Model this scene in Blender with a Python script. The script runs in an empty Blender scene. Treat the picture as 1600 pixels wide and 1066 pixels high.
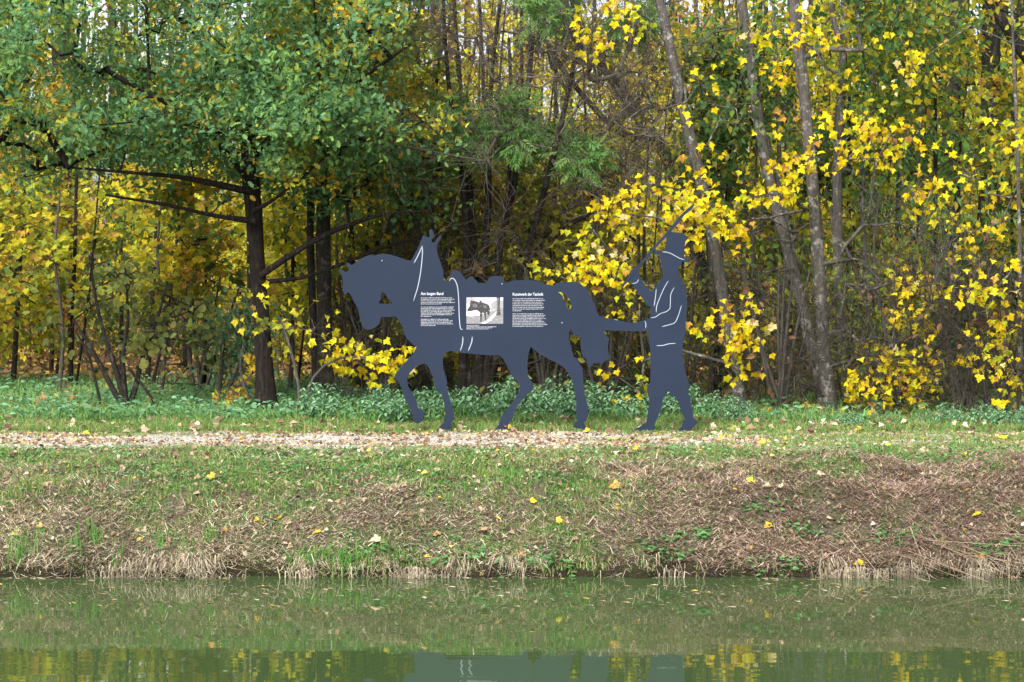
import bpy, math, random
import numpy as np
from mathutils import Vector
from mathutils.geometry import tessellate_polygon

rng = np.random.default_rng(11)
random.seed(5)
scn = bpy.context.scene
COL = scn.collection

# ------------------------------------------------------------------ camera maths
F, YH, H = 3432.0, 430.0, 2.314          # focal length in photo pixels, horizon row, eye height above the water
YS = 22.0                                # distance of the sign
def at(px, py, Y):
    return np.array([(px - 800.0) / F * Y, Y, H - (py - YH) / F * Y])

# ------------------------------------------------------------------ helpers
def lin(r, g, b):
    return tuple((c / 255 / 12.92) if c / 255 <= .04045 else ((c / 255 + .055) / 1.055) ** 2.4 for c in (r, g, b))

def vnoise(x, y, seed=0):
    x = np.asarray(x, float); y = np.asarray(y, float)
    xi = np.floor(x).astype(np.int64); yi = np.floor(y).astype(np.int64)
    fx = x - xi; fy = y - yi
    fx = fx * fx * (3 - 2 * fx); fy = fy * fy * (3 - 2 * fy)
    def h(a, b):
        v = (a * 374761393 + b * 668265263 + seed * 1442695041) & 0x7fffffff
        v = ((v ^ (v >> 13)) * 1274126177) & 0x7fffffff
        return ((v ^ (v >> 16)) & 0xffff) / 65535.0
    return (h(xi, yi) * (1 - fx) + h(xi + 1, yi) * fx) * (1 - fy) + (h(xi, yi + 1) * (1 - fx) + h(xi + 1, yi + 1) * fx) * fy

def fbm(x, y, seed=0):
    return (vnoise(x, y, seed) + .5 * vnoise(x * 2.1, y * 2.1, seed + 7) + .25 * vnoise(x * 4.3, y * 4.3, seed + 13)) / 1.75

def unit(v):
    v = np.asarray(v, float)
    return v / np.maximum(np.linalg.norm(v, axis=-1, keepdims=True), 1e-9)

class MB:
    """collects vertices, faces and colours; build() links them as one mesh object"""
    def __init__(s): s.v = []; s.c = []; s.f = []; s.n = 0
    def add(s, v, faces, col):
        v = np.asarray(v, float).reshape(-1, 3)
        c = np.asarray(col, float)
        if c.ndim == 1: c = np.repeat(c[None], len(v), 0)
        s.v.append(v); s.c.append(c)
        for f in faces: s.f.append(np.asarray(f, np.int64) + s.n)
        s.n += len(v)
    def build(s, name, mat, parent=None, base=None, smooth=False):
        me = bpy.data.meshes.new(name)
        if s.n:
            V = np.concatenate(s.v); C = np.concatenate(s.c)
            if base is not None: V = V - np.asarray(base, float)
            fs = [f for f in s.f if f.size]
            loops = np.concatenate([f.reshape(-1) for f in fs])
            tot = np.concatenate([np.full(f.shape[0], f.shape[1]) for f in fs])
            start = np.concatenate([[0], np.cumsum(tot)[:-1]])
            me.vertices.add(len(V)); me.vertices.foreach_set('co', V.astype(np.float32).reshape(-1))
            me.loops.add(len(loops)); me.loops.foreach_set('vertex_index', loops.astype(np.int32))
            me.polygons.add(len(tot)); me.polygons.foreach_set('loop_start', start.astype(np.int32))
            me.update(calc_edges=True)
            a = me.attributes.new('col', 'FLOAT_COLOR', 'POINT')
            a.data.foreach_set('color', np.concatenate([C, np.ones((len(C), 1))], 1).astype(np.float32).reshape(-1))
            me.polygons.foreach_set('use_smooth', np.full(len(tot), bool(smooth)))
        o = bpy.data.objects.new(name, me); COL.objects.link(o)
        me.materials.append(mat)
        if parent is not None: o.parent = parent
        return o

def tag(o, label=None, cat=None, group=None, kind=None):
    if label: o['label'] = label
    if cat: o['category'] = cat
    if group: o['group'] = group
    if kind: o['kind'] = kind
    return o

def empty(name, loc, label, cat, group=None):
    o = bpy.data.objects.new(name, None); COL.objects.link(o); o.location = [float(a) for a in loc]
    o.empty_display_size = .2
    return tag(o, label, cat, group)

def dup(root, loc, rz, scale, label=None):
    r = root.copy(); COL.objects.link(r)
    r.location = loc; r.rotation_euler = (0, 0, rz); r.scale = (scale,) * 3
    if label: r['label'] = label
    for ch in list(root.children):
        c = ch.copy(); COL.objects.link(c); c.parent = r
    return r

# ------------------------------------------------------------------ materials
def mat(name):
    m = bpy.data.materials.new(name); m.use_nodes = True
    nt = m.node_tree; nt.nodes.clear()
    return m, nt, nt.nodes.new('ShaderNodeOutputMaterial')
def N(nt, t, **k):
    n = nt.nodes.new(t)
    for a, b in k.items(): setattr(n, a, b)
    return n
def ramp(nt, src, stops):
    r = N(nt, 'ShaderNodeValToRGB'); nt.links.new(src, r.inputs[0])
    e = r.color_ramp.elements
    while len(e) < len(stops): e.new(.5)
    for i, (p, c) in enumerate(stops): e[i].position = p; e[i].color = (*c, 1) if len(c) == 3 else c
    return r.outputs[0]
def noise(nt, vec, scale, detail=4, rough=.6):
    n = N(nt, 'ShaderNodeTexNoise'); n.inputs['Scale'].default_value = scale
    n.inputs['Detail'].default_value = detail; n.inputs['Roughness'].default_value = rough
    nt.links.new(vec, n.inputs['Vector']); return n.outputs['Fac']
def mixc(nt, mode, fac, a, b):
    m = N(nt, 'ShaderNodeMix', data_type='RGBA', blend_type=mode)
    for k, s in ((0, fac), (6, a), (7, b)):
        if hasattr(s, 'links'): nt.links.new(s, m.inputs[k])
        elif k == 0: m.inputs[0].default_value = s
        else: m.inputs[k].default_value = (*s, 1)
    return m.outputs[2]

def leaf_material(name, trans=.35, gloss=.35, rough=.5):
    m, nt, out = mat(name)
    a = N(nt, 'ShaderNodeAttribute', attribute_name='col')
    g = N(nt, 'ShaderNodeNewGeometry')
    col = mixc(nt, 'MULTIPLY', .5, a.outputs['Color'], ramp(nt, noise(nt, g.outputs['Position'], 22), [(.3, (.72, .72, .66)), (.7, (1.15, 1.12, 1.1))]))
    p = N(nt, 'ShaderNodeBsdfPrincipled'); nt.links.new(col, p.inputs['Base Color'])
    p.inputs['Roughness'].default_value = rough; p.inputs['Specular IOR Level'].default_value = gloss
    if trans > 0:
        t = N(nt, 'ShaderNodeBsdfTranslucent'); nt.links.new(col, t.inputs['Color'])
        x = N(nt, 'ShaderNodeMixShader'); x.inputs[0].default_value = trans
        nt.links.new(p.outputs[0], x.inputs[1]); nt.links.new(t.outputs[0], x.inputs[2])
        nt.links.new(x.outputs[0], out.inputs[0])
    else: nt.links.new(p.outputs[0], out.inputs[0])
    return m

def bark_material(name, stops, lichen=None, sc=1.0):
    m, nt, out = mat(name)
    tc = N(nt, 'ShaderNodeNewGeometry')
    mp = N(nt, 'ShaderNodeMapping'); mp.inputs['Scale'].default_value = (1, 1, .22); nt.links.new(tc.outputs['Position'], mp.inputs[0])
    n1 = noise(nt, mp.outputs[0], 26 * sc, 8, .7)
    col = ramp(nt, n1, stops)
    if lichen:
        n2 = noise(nt, tc.outputs['Position'], 9, 6, .7)
        f = ramp(nt, n2, [(.54, (0, 0, 0)), (.64, (.85, .85, .85))])
        col = mixc(nt, 'MIX', f, col, lichen)
    a = N(nt, 'ShaderNodeAttribute', attribute_name='col')
    col = mixc(nt, 'MULTIPLY', 1.0, col, a.outputs['Color'])
    p = N(nt, 'ShaderNodeBsdfPrincipled'); nt.links.new(col, p.inputs['Base Color'])
    p.inputs['Roughness'].default_value = .9; p.inputs['Specular IOR Level'].default_value = .2
    b = N(nt, 'ShaderNodeBump'); b.inputs['Strength'].default_value = 1.0; b.inputs['Distance'].default_value = .05
    nt.links.new(n1, b.inputs['Height']); nt.links.new(b.outputs[0], p.inputs['Normal'])
    nt.links.new(p.outputs[0], out.inputs[0])
    return m

M_LEAF = leaf_material('leaf', .46, .12, .6)
M_OAK = leaf_material('oak_leaf', .42, .2, .5)
M_HERB = leaf_material('herb', .3, .2, .5)
M_GRASS = leaf_material('grass', .3, .12, .6)
M_STRAW = leaf_material('straw', .15, .08, .8)
M_LITTER = leaf_material('litter', .1, .12, .7)
M_OAKBARK = bark_material('oak_bark', [(.3, (.004, .003, .0027)), (.55, (.020, .015, .0125)), (.8, (.09, .068, .056))])
M_GREYBARK = bark_material('grey_bark', [(.25, (.03, .026, .021)), (.55, (.10, .093, .082)), (.8, (.19, .178, .16))], (.36, .35, .31))
M_DARKBARK = bark_material('dark_bark', [(.3, (.010, .008, .007)), (.6, (.034, .028, .024)), (.85, (.08, .07, .06))], (.09, .09, .07))
M_TWIG = bark_material('twig_bark', [(.3, (.045, .040, .035)), (.7, (.135, .122, .108))])
M_SEDGE = M_GRASS

# ------------------------------------------------------------------ leaf templates (base at 0, tip along +y)
def template(half, fold=.18, droop=.18, step=None):
    """both halves of a leaf as n-gons that share the midrib"""
    half = np.array(half, float)
    k = len(half)
    inner = half[1:-1]
    v = np.concatenate([half, inner * [-1, 1]])
    z = fold * np.abs(v[:, 0]) - droop * v[:, 1] ** 2
    V = np.column_stack([v, z])
    right = np.arange(k)
    left = np.concatenate([[0], k + np.arange(len(inner)), [k - 1]])[::-1]
    return V, [right[None], left[None]]
MAPLE = template([(0, 0), (.14, -.10), (.45, -.14), (.41, .05), (.56, .16), (.71, .45), (.50, .49), (.28, .51), (.34, .68), (.17, .77), (0, 1.02)])
MAPLE_HANG = template([(0, 0), (.14, -.10), (.45, -.14), (.41, .05), (.56, .16), (.71, .45), (.50, .49), (.28, .51), (.34, .68), (.17, .77), (0, 1.02)], .32, .38)
OAK = template([(0, 0), (.07, .10), (.24, .20), (.10, .32), (.33, .46), (.13, .58), (.30, .74), (.12, .83), (0, 1)])
SIMPLE = template([(0, 0), (.27, .3), (.24, .62), (0, 1)])
ROUND = template([(0, 0), (.36, .15), (.46, .5), (.26, .85), (0, 1)], .12, .15)
LANCE = template([(0, 0), (.14, .35), (.10, .7), (0, 1)], .2, .2)

def frames(t, n):
    y = unit(t); z = unit(n - (n * y).sum(-1, keepdims=True) * y); x = np.cross(y, z)
    return np.stack([x, y, z], -1)

def inst(mb, tmpl, pos, tip, nrm, size, col):
    V, fs = tmpl; n = len(pos)
    if n == 0: return
    R = frames(tip, nrm)
    P = np.einsum('nij,kj->nki', R, V) * np.asarray(size).reshape(-1, 1, 1) + pos[:, None]
    k = len(V); off = (np.arange(n) * k)[:, None]
    mb.add(P.reshape(-1, 3), [(off + f) for f in fs], np.repeat(col, k, 0))

def prisms(mb, p0, p1, r0, r1, col, sides=4):
    """batch of thin tapered sticks"""
    n = len(p0)
    if n == 0: return
    d = unit(p1 - p0)
    a = np.where(np.abs(d[:, 2:3]) > .9, [[1., 0, 0]], [[0, 0, 1.]])
    u = unit(np.cross(d, a)); w = np.cross(d, u)
    th = np.arange(sides) * 2 * math.pi / sides
    ring = u[:, None] * np.cos(th)[None, :, None] + w[:, None] * np.sin(th)[None, :, None]
    A = p0[:, None] + ring * np.asarray(r0).reshape(-1, 1, 1)
    B = p1[:, None] + ring * np.asarray(r1).reshape(-1, 1, 1)
    V = np.concatenate([A, B], 1).reshape(-1, 3)
    i = np.arange(sides); j = (i + 1) % sides
    q = np.stack([i, j, j + sides, i + sides], -1)
    f = (np.arange(n)[:, None, None] * 2 * sides + q[None]).reshape(-1, 4)
    c = np.asarray(col, float)
    if c.ndim == 1: c = np.repeat(c[None], n, 0)
    mb.add(V, [f], np.repeat(c, 2 * sides, 0))

def spline(pts, step):
    pts = np.asarray(pts, float)
    P = np.concatenate([[2 * pts[0] - pts[1]], pts, [2 * pts[-1] - pts[-2]]])
    out = []
    for i in range(1, len(P) - 2):
        L = np.linalg.norm(P[i + 1][:3] - P[i][:3]); k = max(2, int(L / step))
        t = np.linspace(0, 1, k, endpoint=False)[:, None]
        a, b, c, d = P[i - 1], P[i], P[i + 1], P[i + 2]
        out.append(.5 * (2 * b + (c - a) * t + (2 * a - 5 * b + 4 * c - d) * t ** 2 + (3 * b - a - 3 * c + d) * t ** 3))
    out.append(P[-2][None])
    return np.concatenate(out)

def tube(mb, pts, rad, sides=10, rough=.08, col=(1, 1, 1), seed=0):
    pts = np.asarray(pts, float); rad = np.asarray(rad, float); n = len(pts)
    d = unit(np.gradient(pts, axis=0))
    u = np.cross(d[0], [0.3, 1, 0.1]); u /= np.linalg.norm(u)
    th = np.arange(sides) * 2 * math.pi / sides
    rings = []
    for i in range(n):
        u = u - d[i] * np.dot(u, d[i]); u /= np.linalg.norm(u); w = np.cross(d[i], u)
        rr = rad[i] * (1 + rough * (2 * fbm(th * 1.6 + seed * 9, np.full(sides, i * .35), seed) - 1) * 1.6)
        rings.append(pts[i] + (u[None] * np.cos(th)[:, None] + w[None] * np.sin(th)[:, None]) * rr[:, None])
    V = np.concatenate(rings + [pts[-1:] + d[-1] * rad[-1]])
    i = np.arange(sides); j = (i + 1) % sides
    q = np.stack([i, j, j + sides, i + sides], -1)
    f = (np.arange(n - 1)[:, None, None] * sides + q[None]).reshape(-1, 4)
    cap = np.stack([i + (n - 1) * sides, j + (n - 1) * sides, np.full(sides, n * sides)], -1)
    mb.add(V, [f, cap], np.asarray(col, float))

# ------------------------------------------------------------------ palettes (albedo)
Y_BRIGHT = [(.48, (.78, .58, .015)), (.28, (.70, .62, .02)), (.13, (.48, .52, .03)), (.07, (.50, .28, .05)), (.04, (.66, .55, .24))]
Y_MID = [(.36, (.62, .50, .03)), (.3, (.46, .47, .035)), (.22, (.24, .29, .045)), (.12, (.44, .27, .05))]
Y_OLIVE = [(.40, (.40, .37, .025)), (.35, (.24, .28, .035)), (.15, (.42, .33, .04)), (.1, (.10, .15, .03))]
Y_OCHRE = [(.4, (.45, .29, .04)), (.3, (.52, .38, .04)), (.3, (.28, .17, .05))]
G_OAK = [(.54, (.108, .24, .105)), (.28, (.17, .31, .085)), (.12, (.33, .35, .04)), (.06, (.46, .31, .03))]
G_ASH = [(.6, (.115, .25, .065)), (.4, (.19, .31, .095))]
YLIME = [(.35, (.50, .47, .03)), (.35, (.32, .38, .035)), (.2, (.16, .25, .04)), (.1, (.40, .26, .05))]
LIME = [(.35, (.30, .36, .03)), (.3, (.14, .24, .035)), (.2, (.55, .48, .025)), (.15, (.08, .16, .035))]
G_MID = [(.6, (.07, .15, .045)), (.25, (.13, .20, .04)), (.15, (.28, .27, .04))]
OLIVE = [(.6, (.19, .22, .06)), (.25, (.20, .21, .05)), (.15, (.09, .12, .04))]
COPPER = [(.6, (.40, .13, .04)), (.4, (.30, .17, .05))]
BROWN = [(.5, (.20, .11, .06)), (.3, (.28, .17, .10)), (.2, (.12, .08, .05))]
MIXED = [(.35, (.50, .38, .025)), (.3, (.09, .17, .045)), (.2, (.22, .25, .03)), (.15, (.40, .24, .04))]
DARKGREEN = [(.7, (.035, .07, .03)), (.3, (.06, .10, .03))]

def pick(pal, n, jit=.16):
    w = np.array([p[0] for p in pal]); w = w / w.sum()
    c = np.array([p[1] for p in pal])[rng.choice(len(pal), n, p=w)]
    return c * (1 + jit * rng.standard_normal((n, 1))).clip(.5, 1.6)

SPECIES = {   # template, size range, leaves per twig, spread along and across the twig, tip direction, jitter, normal, jitter
    'maple': (MAPLE_HANG, (.040, .082), 8, .15, (0, -.2, -.8), .5, (0, -.75, .5), .65),
    'maple_far': (MAPLE, (.06, .105), 15, .25, (0, -.2, -.3), .8, (0, -.45, .8), .5),
    'oak': (OAK, (.05, .092), 39, .22, (0, -.2, .1), 1.0, (0, -.45, .7), .7),
    'small': (SIMPLE, (.07, .12), 15, .28, (0, -.1, -.4), .9, (0, -.4, .6), .8),
    'small_far': (SIMPLE, (.05, .085), 15, .26, (0, -.1, -.4), .9, (0, -.6, .5), .7),
    'round': (ROUND, (.06, .10), 8, .17, (0, -.1, -.3), .8, (0, -.4, .8), .5),
    'hang': (LANCE, (.08, .13), 12, .22, (0, 0, -1.0), .5, (0, -.8, .3), .7),
}

def sample_poly(poly, n, Y, dY):
    poly = np.array(poly, float); lo = poly.min(0); hi = poly.max(0); out = []
    tot = 0
    while tot < n:
        p = lo + rng.random((n * 3, 2)) * (hi - lo)
        x, y = p[:, 0], p[:, 1]; ins = np.zeros(len(p), bool); j = len(poly) - 1
        for i in range(len(poly)):
            xi, yi = poly[i]; xj, yj = poly[j]
            c = ((yi > y) != (yj > y)) & (x < (xj - xi) * (y - yi) / (yj - yi + 1e-9) + xi)
            ins ^= c; j = i
        p = p[ins]; out.append(p); tot += len(p)
    p = np.concatenate(out)[:n]
    # clumping: pull points towards a few centres so that gaps open between the clumps
    k = max(3, n // 7); cen = p[rng.choice(n, k, replace=False)] if n > k else p
    d = ((p[:, None] - cen[None]) ** 2).sum(-1); near = cen[d.argmin(1)]
    p = p + (near - p) * rng.uniform(.15, .6, (n, 1))
    # depth varies by clump, more than inside a clump
    cy = Y + rng.uniform(-dY, dY, k); yy = cy[d.argmin(1)] + rng.uniform(-.25, .25, n) * dY
    return np.column_stack([(p[:, 0] - 800) / F * Y, yy, H - (p[:, 1] - YH) / F * Y])

def skeleton(nodes, fixed_r, targets, step=.3, droop=.0, tip=.0035, power=.46):
    """joins every target to the nearest node so far; radii from the number of twigs carried"""
    n0 = len(nodes); P = [np.asarray(p, float) for p in nodes]; par = [-1] * n0
    A = np.array(P); tidx = []
    d0 = np.sqrt(((targets[:, None] - A[None]) ** 2).sum(-1)).min(1)
    buf = np.zeros((n0 + len(targets) * 16, 3)); buf[:n0] = A; n = n0
    for t in np.argsort(d0):
        T = targets[t]
        D = buf[:n] - T
        cost = np.sqrt((D * D).sum(1)) + .55 * np.maximum(0, D[:, 2])
        k = int(cost.argmin()); L = np.linalg.norm(T - buf[k]); m = max(1, min(14, int(L / step)))
        a = buf[k].copy(); prev = k
        for s in range(1, m + 1):
            f = s / m
            p = a + (T - a) * f
            if s < m:
                p = p + rng.normal(0, .05, 3) * min(1, L) + np.array([0, 0, .16 * L * math.sin(math.pi * f) * (1 - droop)])
            buf[n] = p; par.append(prev); prev = n; n += 1
        tidx.append((t, prev))
    cnt = np.zeros(n)
    for t, i in tidx:
        while i >= 0:
            cnt[i] += 1; i = par[i]
    r = tip * np.maximum(1, cnt) ** power
    idx = np.arange(n0, n); pr = np.array(par)[idx] if n > n0 else np.array([], int)
    r0 = np.where(pr < n0, r[idx] * 1.15, r[pr]) if n > n0 else np.array([])
    ends = np.zeros((len(targets), 3)); dirs = np.zeros((len(targets), 3))
    for t, i in tidx:
        ends[t] = buf[i]; dirs[t] = buf[i] - buf[par[i]] if par[i] >= 0 else (0, 0, 1)
    return buf[pr] if n > n0 else np.zeros((0, 3)), buf[idx], r0, r[idx], ends, unit(dirs)

def foliage(mb, tw, ends, dirs, species, pal, extra=1.0, twigcol=(1, 1, 1)):
    T, (s0, s1), per, spread, tip, tj, nrm, nj = SPECIES[species]
    per = max(1, int(round(per * extra))); n = len(ends)
    L = rng.uniform(.7, 1.5, n) * spread
    d = unit(dirs + rng.normal(0, .5, (n, 3)) + [0, -.15, -.15])
    e2 = ends + d * L[:, None] * 1.3
    prisms(tw, ends, e2, np.full(n, .003), np.full(n, .0015), twigcol, 3)
    f = rng.random((n, per))
    pos = ends[:, None] + d[:, None] * (f * L[:, None] * 1.3)[..., None] + rng.normal(0, spread * .55, (n, per, 3)) * [1, 1, .4 if species == 'maple_far' else .75]
    pos = pos.reshape(-1, 3); m = len(pos)
    outw = np.repeat(d, per, 0)
    t = unit(np.array(tip) + .45 * outw + rng.normal(0, tj, (m, 3)))
    nn = unit(np.array(nrm) + rng.normal(0, nj, (m, 3)))
    base = np.repeat(pick(pal, n, .12), per, 0); alt = pick(pal, m, .1)
    c = np.where(rng.random((m, 1)) < (.82 if species == 'oak' else .66), base, alt) * (1 + .14 * rng.standard_normal((m, 1))).clip(.6, 1.5)
    sz = rng.uniform(s0, s1, m)
    inst(mb, T, pos, t, nn, sz, c)
    # stalks
    if species in ('maple', 'maple_far'):
        k = np.repeat(ends, per, 0) + outw * (f.reshape(-1, 1) * np.repeat(L, per)[:, None] * 1.2)
        prisms(tw, k, pos, np.full(m, .0014), np.full(m, .0012), (1.6, 1.3, .7), 3)

def pinnate(mb, tw, ends, dirs, pal):
    """ash or robinia like compound leaves, several to a twig"""
    n = len(ends); per = 4
    root = np.repeat(ends, per, 0) + rng.normal(0, .06, (n * per, 3))
    d = unit(np.repeat(dirs, per, 0) * .4 + rng.normal(0, .8, (n * per, 3)) + [0, -.2, -.45])
    L = rng.uniform(.16, .28, len(root)); tipp = root + d * L[:, None]
    prisms(tw, root, tipp, np.full(len(root), .0016), np.full(len(root), .001), (1, 1.2, .6), 3)
    up = unit(np.array([0, -.5, .8]) + rng.normal(0, .4, (len(root), 3))); side = unit(np.cross(d, up))
    base = np.repeat(pick(pal, n, .14), per, 0)
    for q in range(6):
        f = .2 + .75 * q / 5
        for s in (-1, 1):
            p = root + d * (L * f)[:, None]
            t = unit(side * s + d * .7 + [0, 0, -.25] + rng.normal(0, .15, d.shape))
            inst(mb, LANCE, p, t, up, rng.uniform(.06, .085, len(p)), base * (1 + .12 * rng.standard_normal((len(p), 1))))
    inst(mb, LANCE, tipp, d, up, np.full(len(p), .075), base)

def ground_z(x, y):
    x = np.asarray(x, float); y = np.asarray(y, float)
    w = .15 * (2 * fbm(x * .9, y * 0 + 3.3, 3) - 1) + .09 * (2 * vnoise(x * 4, y * 0 + 1.2, 5) - 1)
    yy = y + w * np.clip((18.4 - y) / 1.2, 0, 1) * (y > 10)
    z = np.interp(yy, [-400, 1.2, 1.7, 2.6, 5, 13, 16.2, 16.72, 16.80, 16.95, 17.2, 17.62, 18.1, 18.6, 19.3, 22, 24, 30, 40, 70, 400],
                  [1.0, .7, -.05, -.5, -1.2, -1.2, -.7, -.35, .06, .16, .33, .60, .73, .76, .765, .727, .76, .8, .86, 1.1, 2.5])
    a = np.clip((yy - 16.75) / .5, 0, 1)
    z = z + a * .07 * (2 * fbm(x * 1.7, y * 2.4, 21) - 1) * np.where(yy < 19, 1, .45) + a * .035 * (2 * fbm(x * 6, y * 7, 22) - 1) * np.where(yy < 18.7, 1.3, .5)
    return z
def on_ground(px, py):
    """the first ground point met along the line of sight of a photo pixel"""
    Y = np.arange(16.7, 75, .015); X = (px - 800) / F * Y
    hit = np.nonzero(H - (py - YH) / F * Y <= ground_z(X, Y))[0]
    k = hit[0] if len(hit) else -1
    return float(X[k]), float(Y[k]), float(ground_z(X[k], Y[k]))

# ------------------------------------------------------------------ ground, path, water
def grid(mb, xs, ys, z, col=(1, 1, 1)):
    nx, ny = len(xs), len(ys); X, Yg = np.meshgrid(xs, ys)
    V = np.column_stack([X.ravel(), Yg.ravel(), z(X, Yg).ravel()])
    i = (np.arange(ny - 1)[:, None] * nx + np.arange(nx - 1)[None]).ravel()
    mb.add(V, [np.stack([i, i + 1, i + nx + 1, i + nx], -1)], col)

fx = np.arange(-8, 8.001, .05)
xs = np.concatenate([[-400, -150, -60, -30, -20, -14, -11, -9], fx, [9, 11, 14, 20, 30, 60, 150, 400]])
fy = np.arange(16.5, 23.001, .04)
ys = np.concatenate([[-400, -100, -20, -5, 0, .8, 1.2, 1.7, 2.6, 5, 9, 13, 15.5, 16.2], fy, np.arange(23.3, 34, .4), [35, 38, 42, 48, 55, 63, 72, 90, 130, 200, 400]])

m, nt, out = mat('soil_and_turf')
g = N(nt, 'ShaderNodeNewGeometry')
n1 = noise(nt, g.outputs['Position'], 3.5, 6, .65); n2 = noise(nt, g.outputs['Position'], 40, 5, .7)
soil = ramp(nt, n2, [(.3, (.038, .028, .022)), (.55, (.105, .08, .063)), (.75, (.21, .17, .13))])
turf = ramp(nt, n2, [(.3, (.03, .045, .018)), (.6, (.09, .12, .04)), (.8, (.17, .16, .08))])
col = mixc(nt, 'MIX', ramp(nt, n1, [(.42, (0, 0, 0)), (.58, (1, 1, 1))]), soil, turf)
sx = N(nt, 'ShaderNodeSeparateXYZ'); nt.links.new(g.outputs['Position'], sx.inputs[0])
col = mixc(nt, 'MULTIPLY', 1.0, col, ramp(nt, sx.outputs['Z'], [(.0, (.22, .2, .18)), (.11, (.4, .36, .33)), (.2, (1, 1, 1))]))   # soaked soil at the waterline, with the shadow under the overhang painted in
p = N(nt, 'ShaderNodeBsdfPrincipled'); p.inputs['Roughness'].default_value = .95; p.inputs['Specular IOR Level'].default_value = .15
nt.links.new(col, p.inputs['Base Color'])
b = N(nt, 'ShaderNodeBump'); b.inputs['Strength'].default_value = .8; b.inputs['Distance'].default_value = .03
nt.links.new(n2, b.inputs['Height']); nt.links.new(b.outputs[0], p.inputs['Normal']); nt.links.new(p.outputs[0], out.inputs[0])
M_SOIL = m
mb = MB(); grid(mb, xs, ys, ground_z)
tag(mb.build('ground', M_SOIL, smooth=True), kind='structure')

m, nt, out = mat('gravel')
g = N(nt, 'ShaderNodeNewGeometry')
v = N(nt, 'ShaderNodeTexVoronoi'); v.inputs['Scale'].default_value = 55; nt.links.new(g.outputs['Position'], v.inputs['Vector'])
n1 = noise(nt, g.outputs['Position'], 2.2, 5, .7)
gc = ramp(nt, v.outputs['Color'], [(.2, (.31, .29, .255)), (.5, (.44, .415, .375)), (.85, (.56, .54, .50))])
col = mixc(nt, 'MULTIPLY', .8, gc, ramp(nt, n1, [(.35, (.62, .54, .46)), (.6, (1, 1, 1))]))
p = N(nt, 'ShaderNodeBsdfPrincipled'); p.inputs['Roughness'].default_value = .9
nt.links.new(col, p.inputs['Base Color'])
b = N(nt, 'ShaderNodeBump'); b.inputs['Strength'].default_value = 1; b.inputs['Distance'].default_value = .012
nt.links.new(v.outputs['Distance'], b.inputs['Height']); nt.links.new(b.outputs[0], p.inputs['Normal']); nt.links.new(p.outputs[0], out.inputs[0])
mb = MB(); grid(mb, xs[4:-4], fy[(fy > 19.08) & (fy < 22.06)], lambda x, y: ground_z(x, y) + .004)
tag(mb.build('path', m, smooth=True), kind='structure')

m, nt, out = mat('canal_water')
g = N(nt, 'ShaderNodeNewGeometry')
mp = N(nt, 'ShaderNodeMapping'); mp.inputs['Scale'].default_value = (.55, 1.5, 1); nt.links.new(g.outputs['Position'], mp.inputs[0])
w1 = noise(nt, mp.outputs[0], 1.3, 2, .45)
mp2 = N(nt, 'ShaderNodeMapping'); mp2.inputs['Scale'].default_value = (.8, 2.2, 1); nt.links.new(g.outputs['Position'], mp2.inputs[0])
w2 = noise(nt, mp2.outputs[0], 7, 2, .5)
ad = N(nt, 'ShaderNodeMath', operation='MULTIPLY_ADD'); nt.links.new(w2, ad.inputs[0]); ad.inputs[1].default_value = .05; nt.links.new(w1, ad.inputs[2])
p = N(nt, 'ShaderNodeBsdfPrincipled'); p.inputs['Base Color'].default_value = (.042, .072, .025, 1)
p.inputs['Roughness'].default_value = .015; p.inputs['IOR'].default_value = 1.5
b = N(nt, 'ShaderNodeBump'); b.inputs['Strength'].default_value = .045; b.inputs['Distance'].default_value = .05
nt.links.new(ad.outputs[0], b.inputs['Height']); nt.links.new(b.outputs[0], p.inputs['Normal']); nt.links.new(p.outputs[0], out.inputs[0])
mb = MB(); grid(mb, np.array([-400, -40, 0, 40, 400.]), np.array([1.3, 8, 14, 17.15]), lambda x, y: x * 0)
tag(mb.build('water', m), kind='structure')

# ------------------------------------------------------------------ grass, straw, litter
def straw_share(x, y):
    """how dry the bank is at a point: 0 green turf, 1 bleached straw"""
    px = 800 + x * F / y; n = fbm(x * 1.1, y * 1.6, 41); n2 = fbm(x * 3.2, y * 4.0, 42)
    edge = np.interp(px, [-200, 0, 250, 450, 700, 850, 950, 1100, 1300, 1600, 1800], [17.86, 17.72, 17.56, 17.28, 17.25, 17.48, 17.86, 18.05, 18.15, 18.45, 18.5])
    s = np.clip((edge - y) / .8 + .5 + 1.6 * (n - .5) + 1.3 * (n2 - .5), 0, 1)
    low = np.interp(px, [300, 480, 560, 640, 900, 980], [0, .2, .75, .55, .5, 0]) * (y < 17.25)
    return np.clip(s - low, .06, np.interp(px, [300, 900, 1100], [.80, .82, .96]))

def blades(mb, x, y, z, hgt, wid, lean, az, col, curl=.5):
    n = len(x); d = np.column_stack([np.cos(az), np.sin(az), np.zeros(n)]); s = np.column_stack([-np.sin(az), np.cos(az), np.zeros(n)])
    # turn the flat of most blades to face across the canal
    s = unit(s * .6 + np.array([1, 0, 0]) * np.where(s[:, :1] < 0, -1, 1))
    p = np.column_stack([x, y, z]); up = np.array([0, 0, 1.])
    m1 = p + up * (hgt * np.cos(lean) * .6)[:, None] + d * (hgt * np.sin(lean) * .4)[:, None]
    t = p + up * (hgt * np.cos(lean) * (1 - .35 * curl))[:, None] + d * (hgt * np.sin(lean) * (1 + curl))[:, None]
    w = wid[:, None]
    V = np.stack([p - s * w, p + s * w, m1 + s * w * .75, m1 - s * w * .75, t], 1).reshape(-1, 3)
    o = (np.arange(n) * 5)[:, None]
    mb.add(V, [o + np.array([[0, 1, 2, 3]]), o + np.array([[3, 2, 4]])], np.repeat(col, 5, 0))

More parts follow.
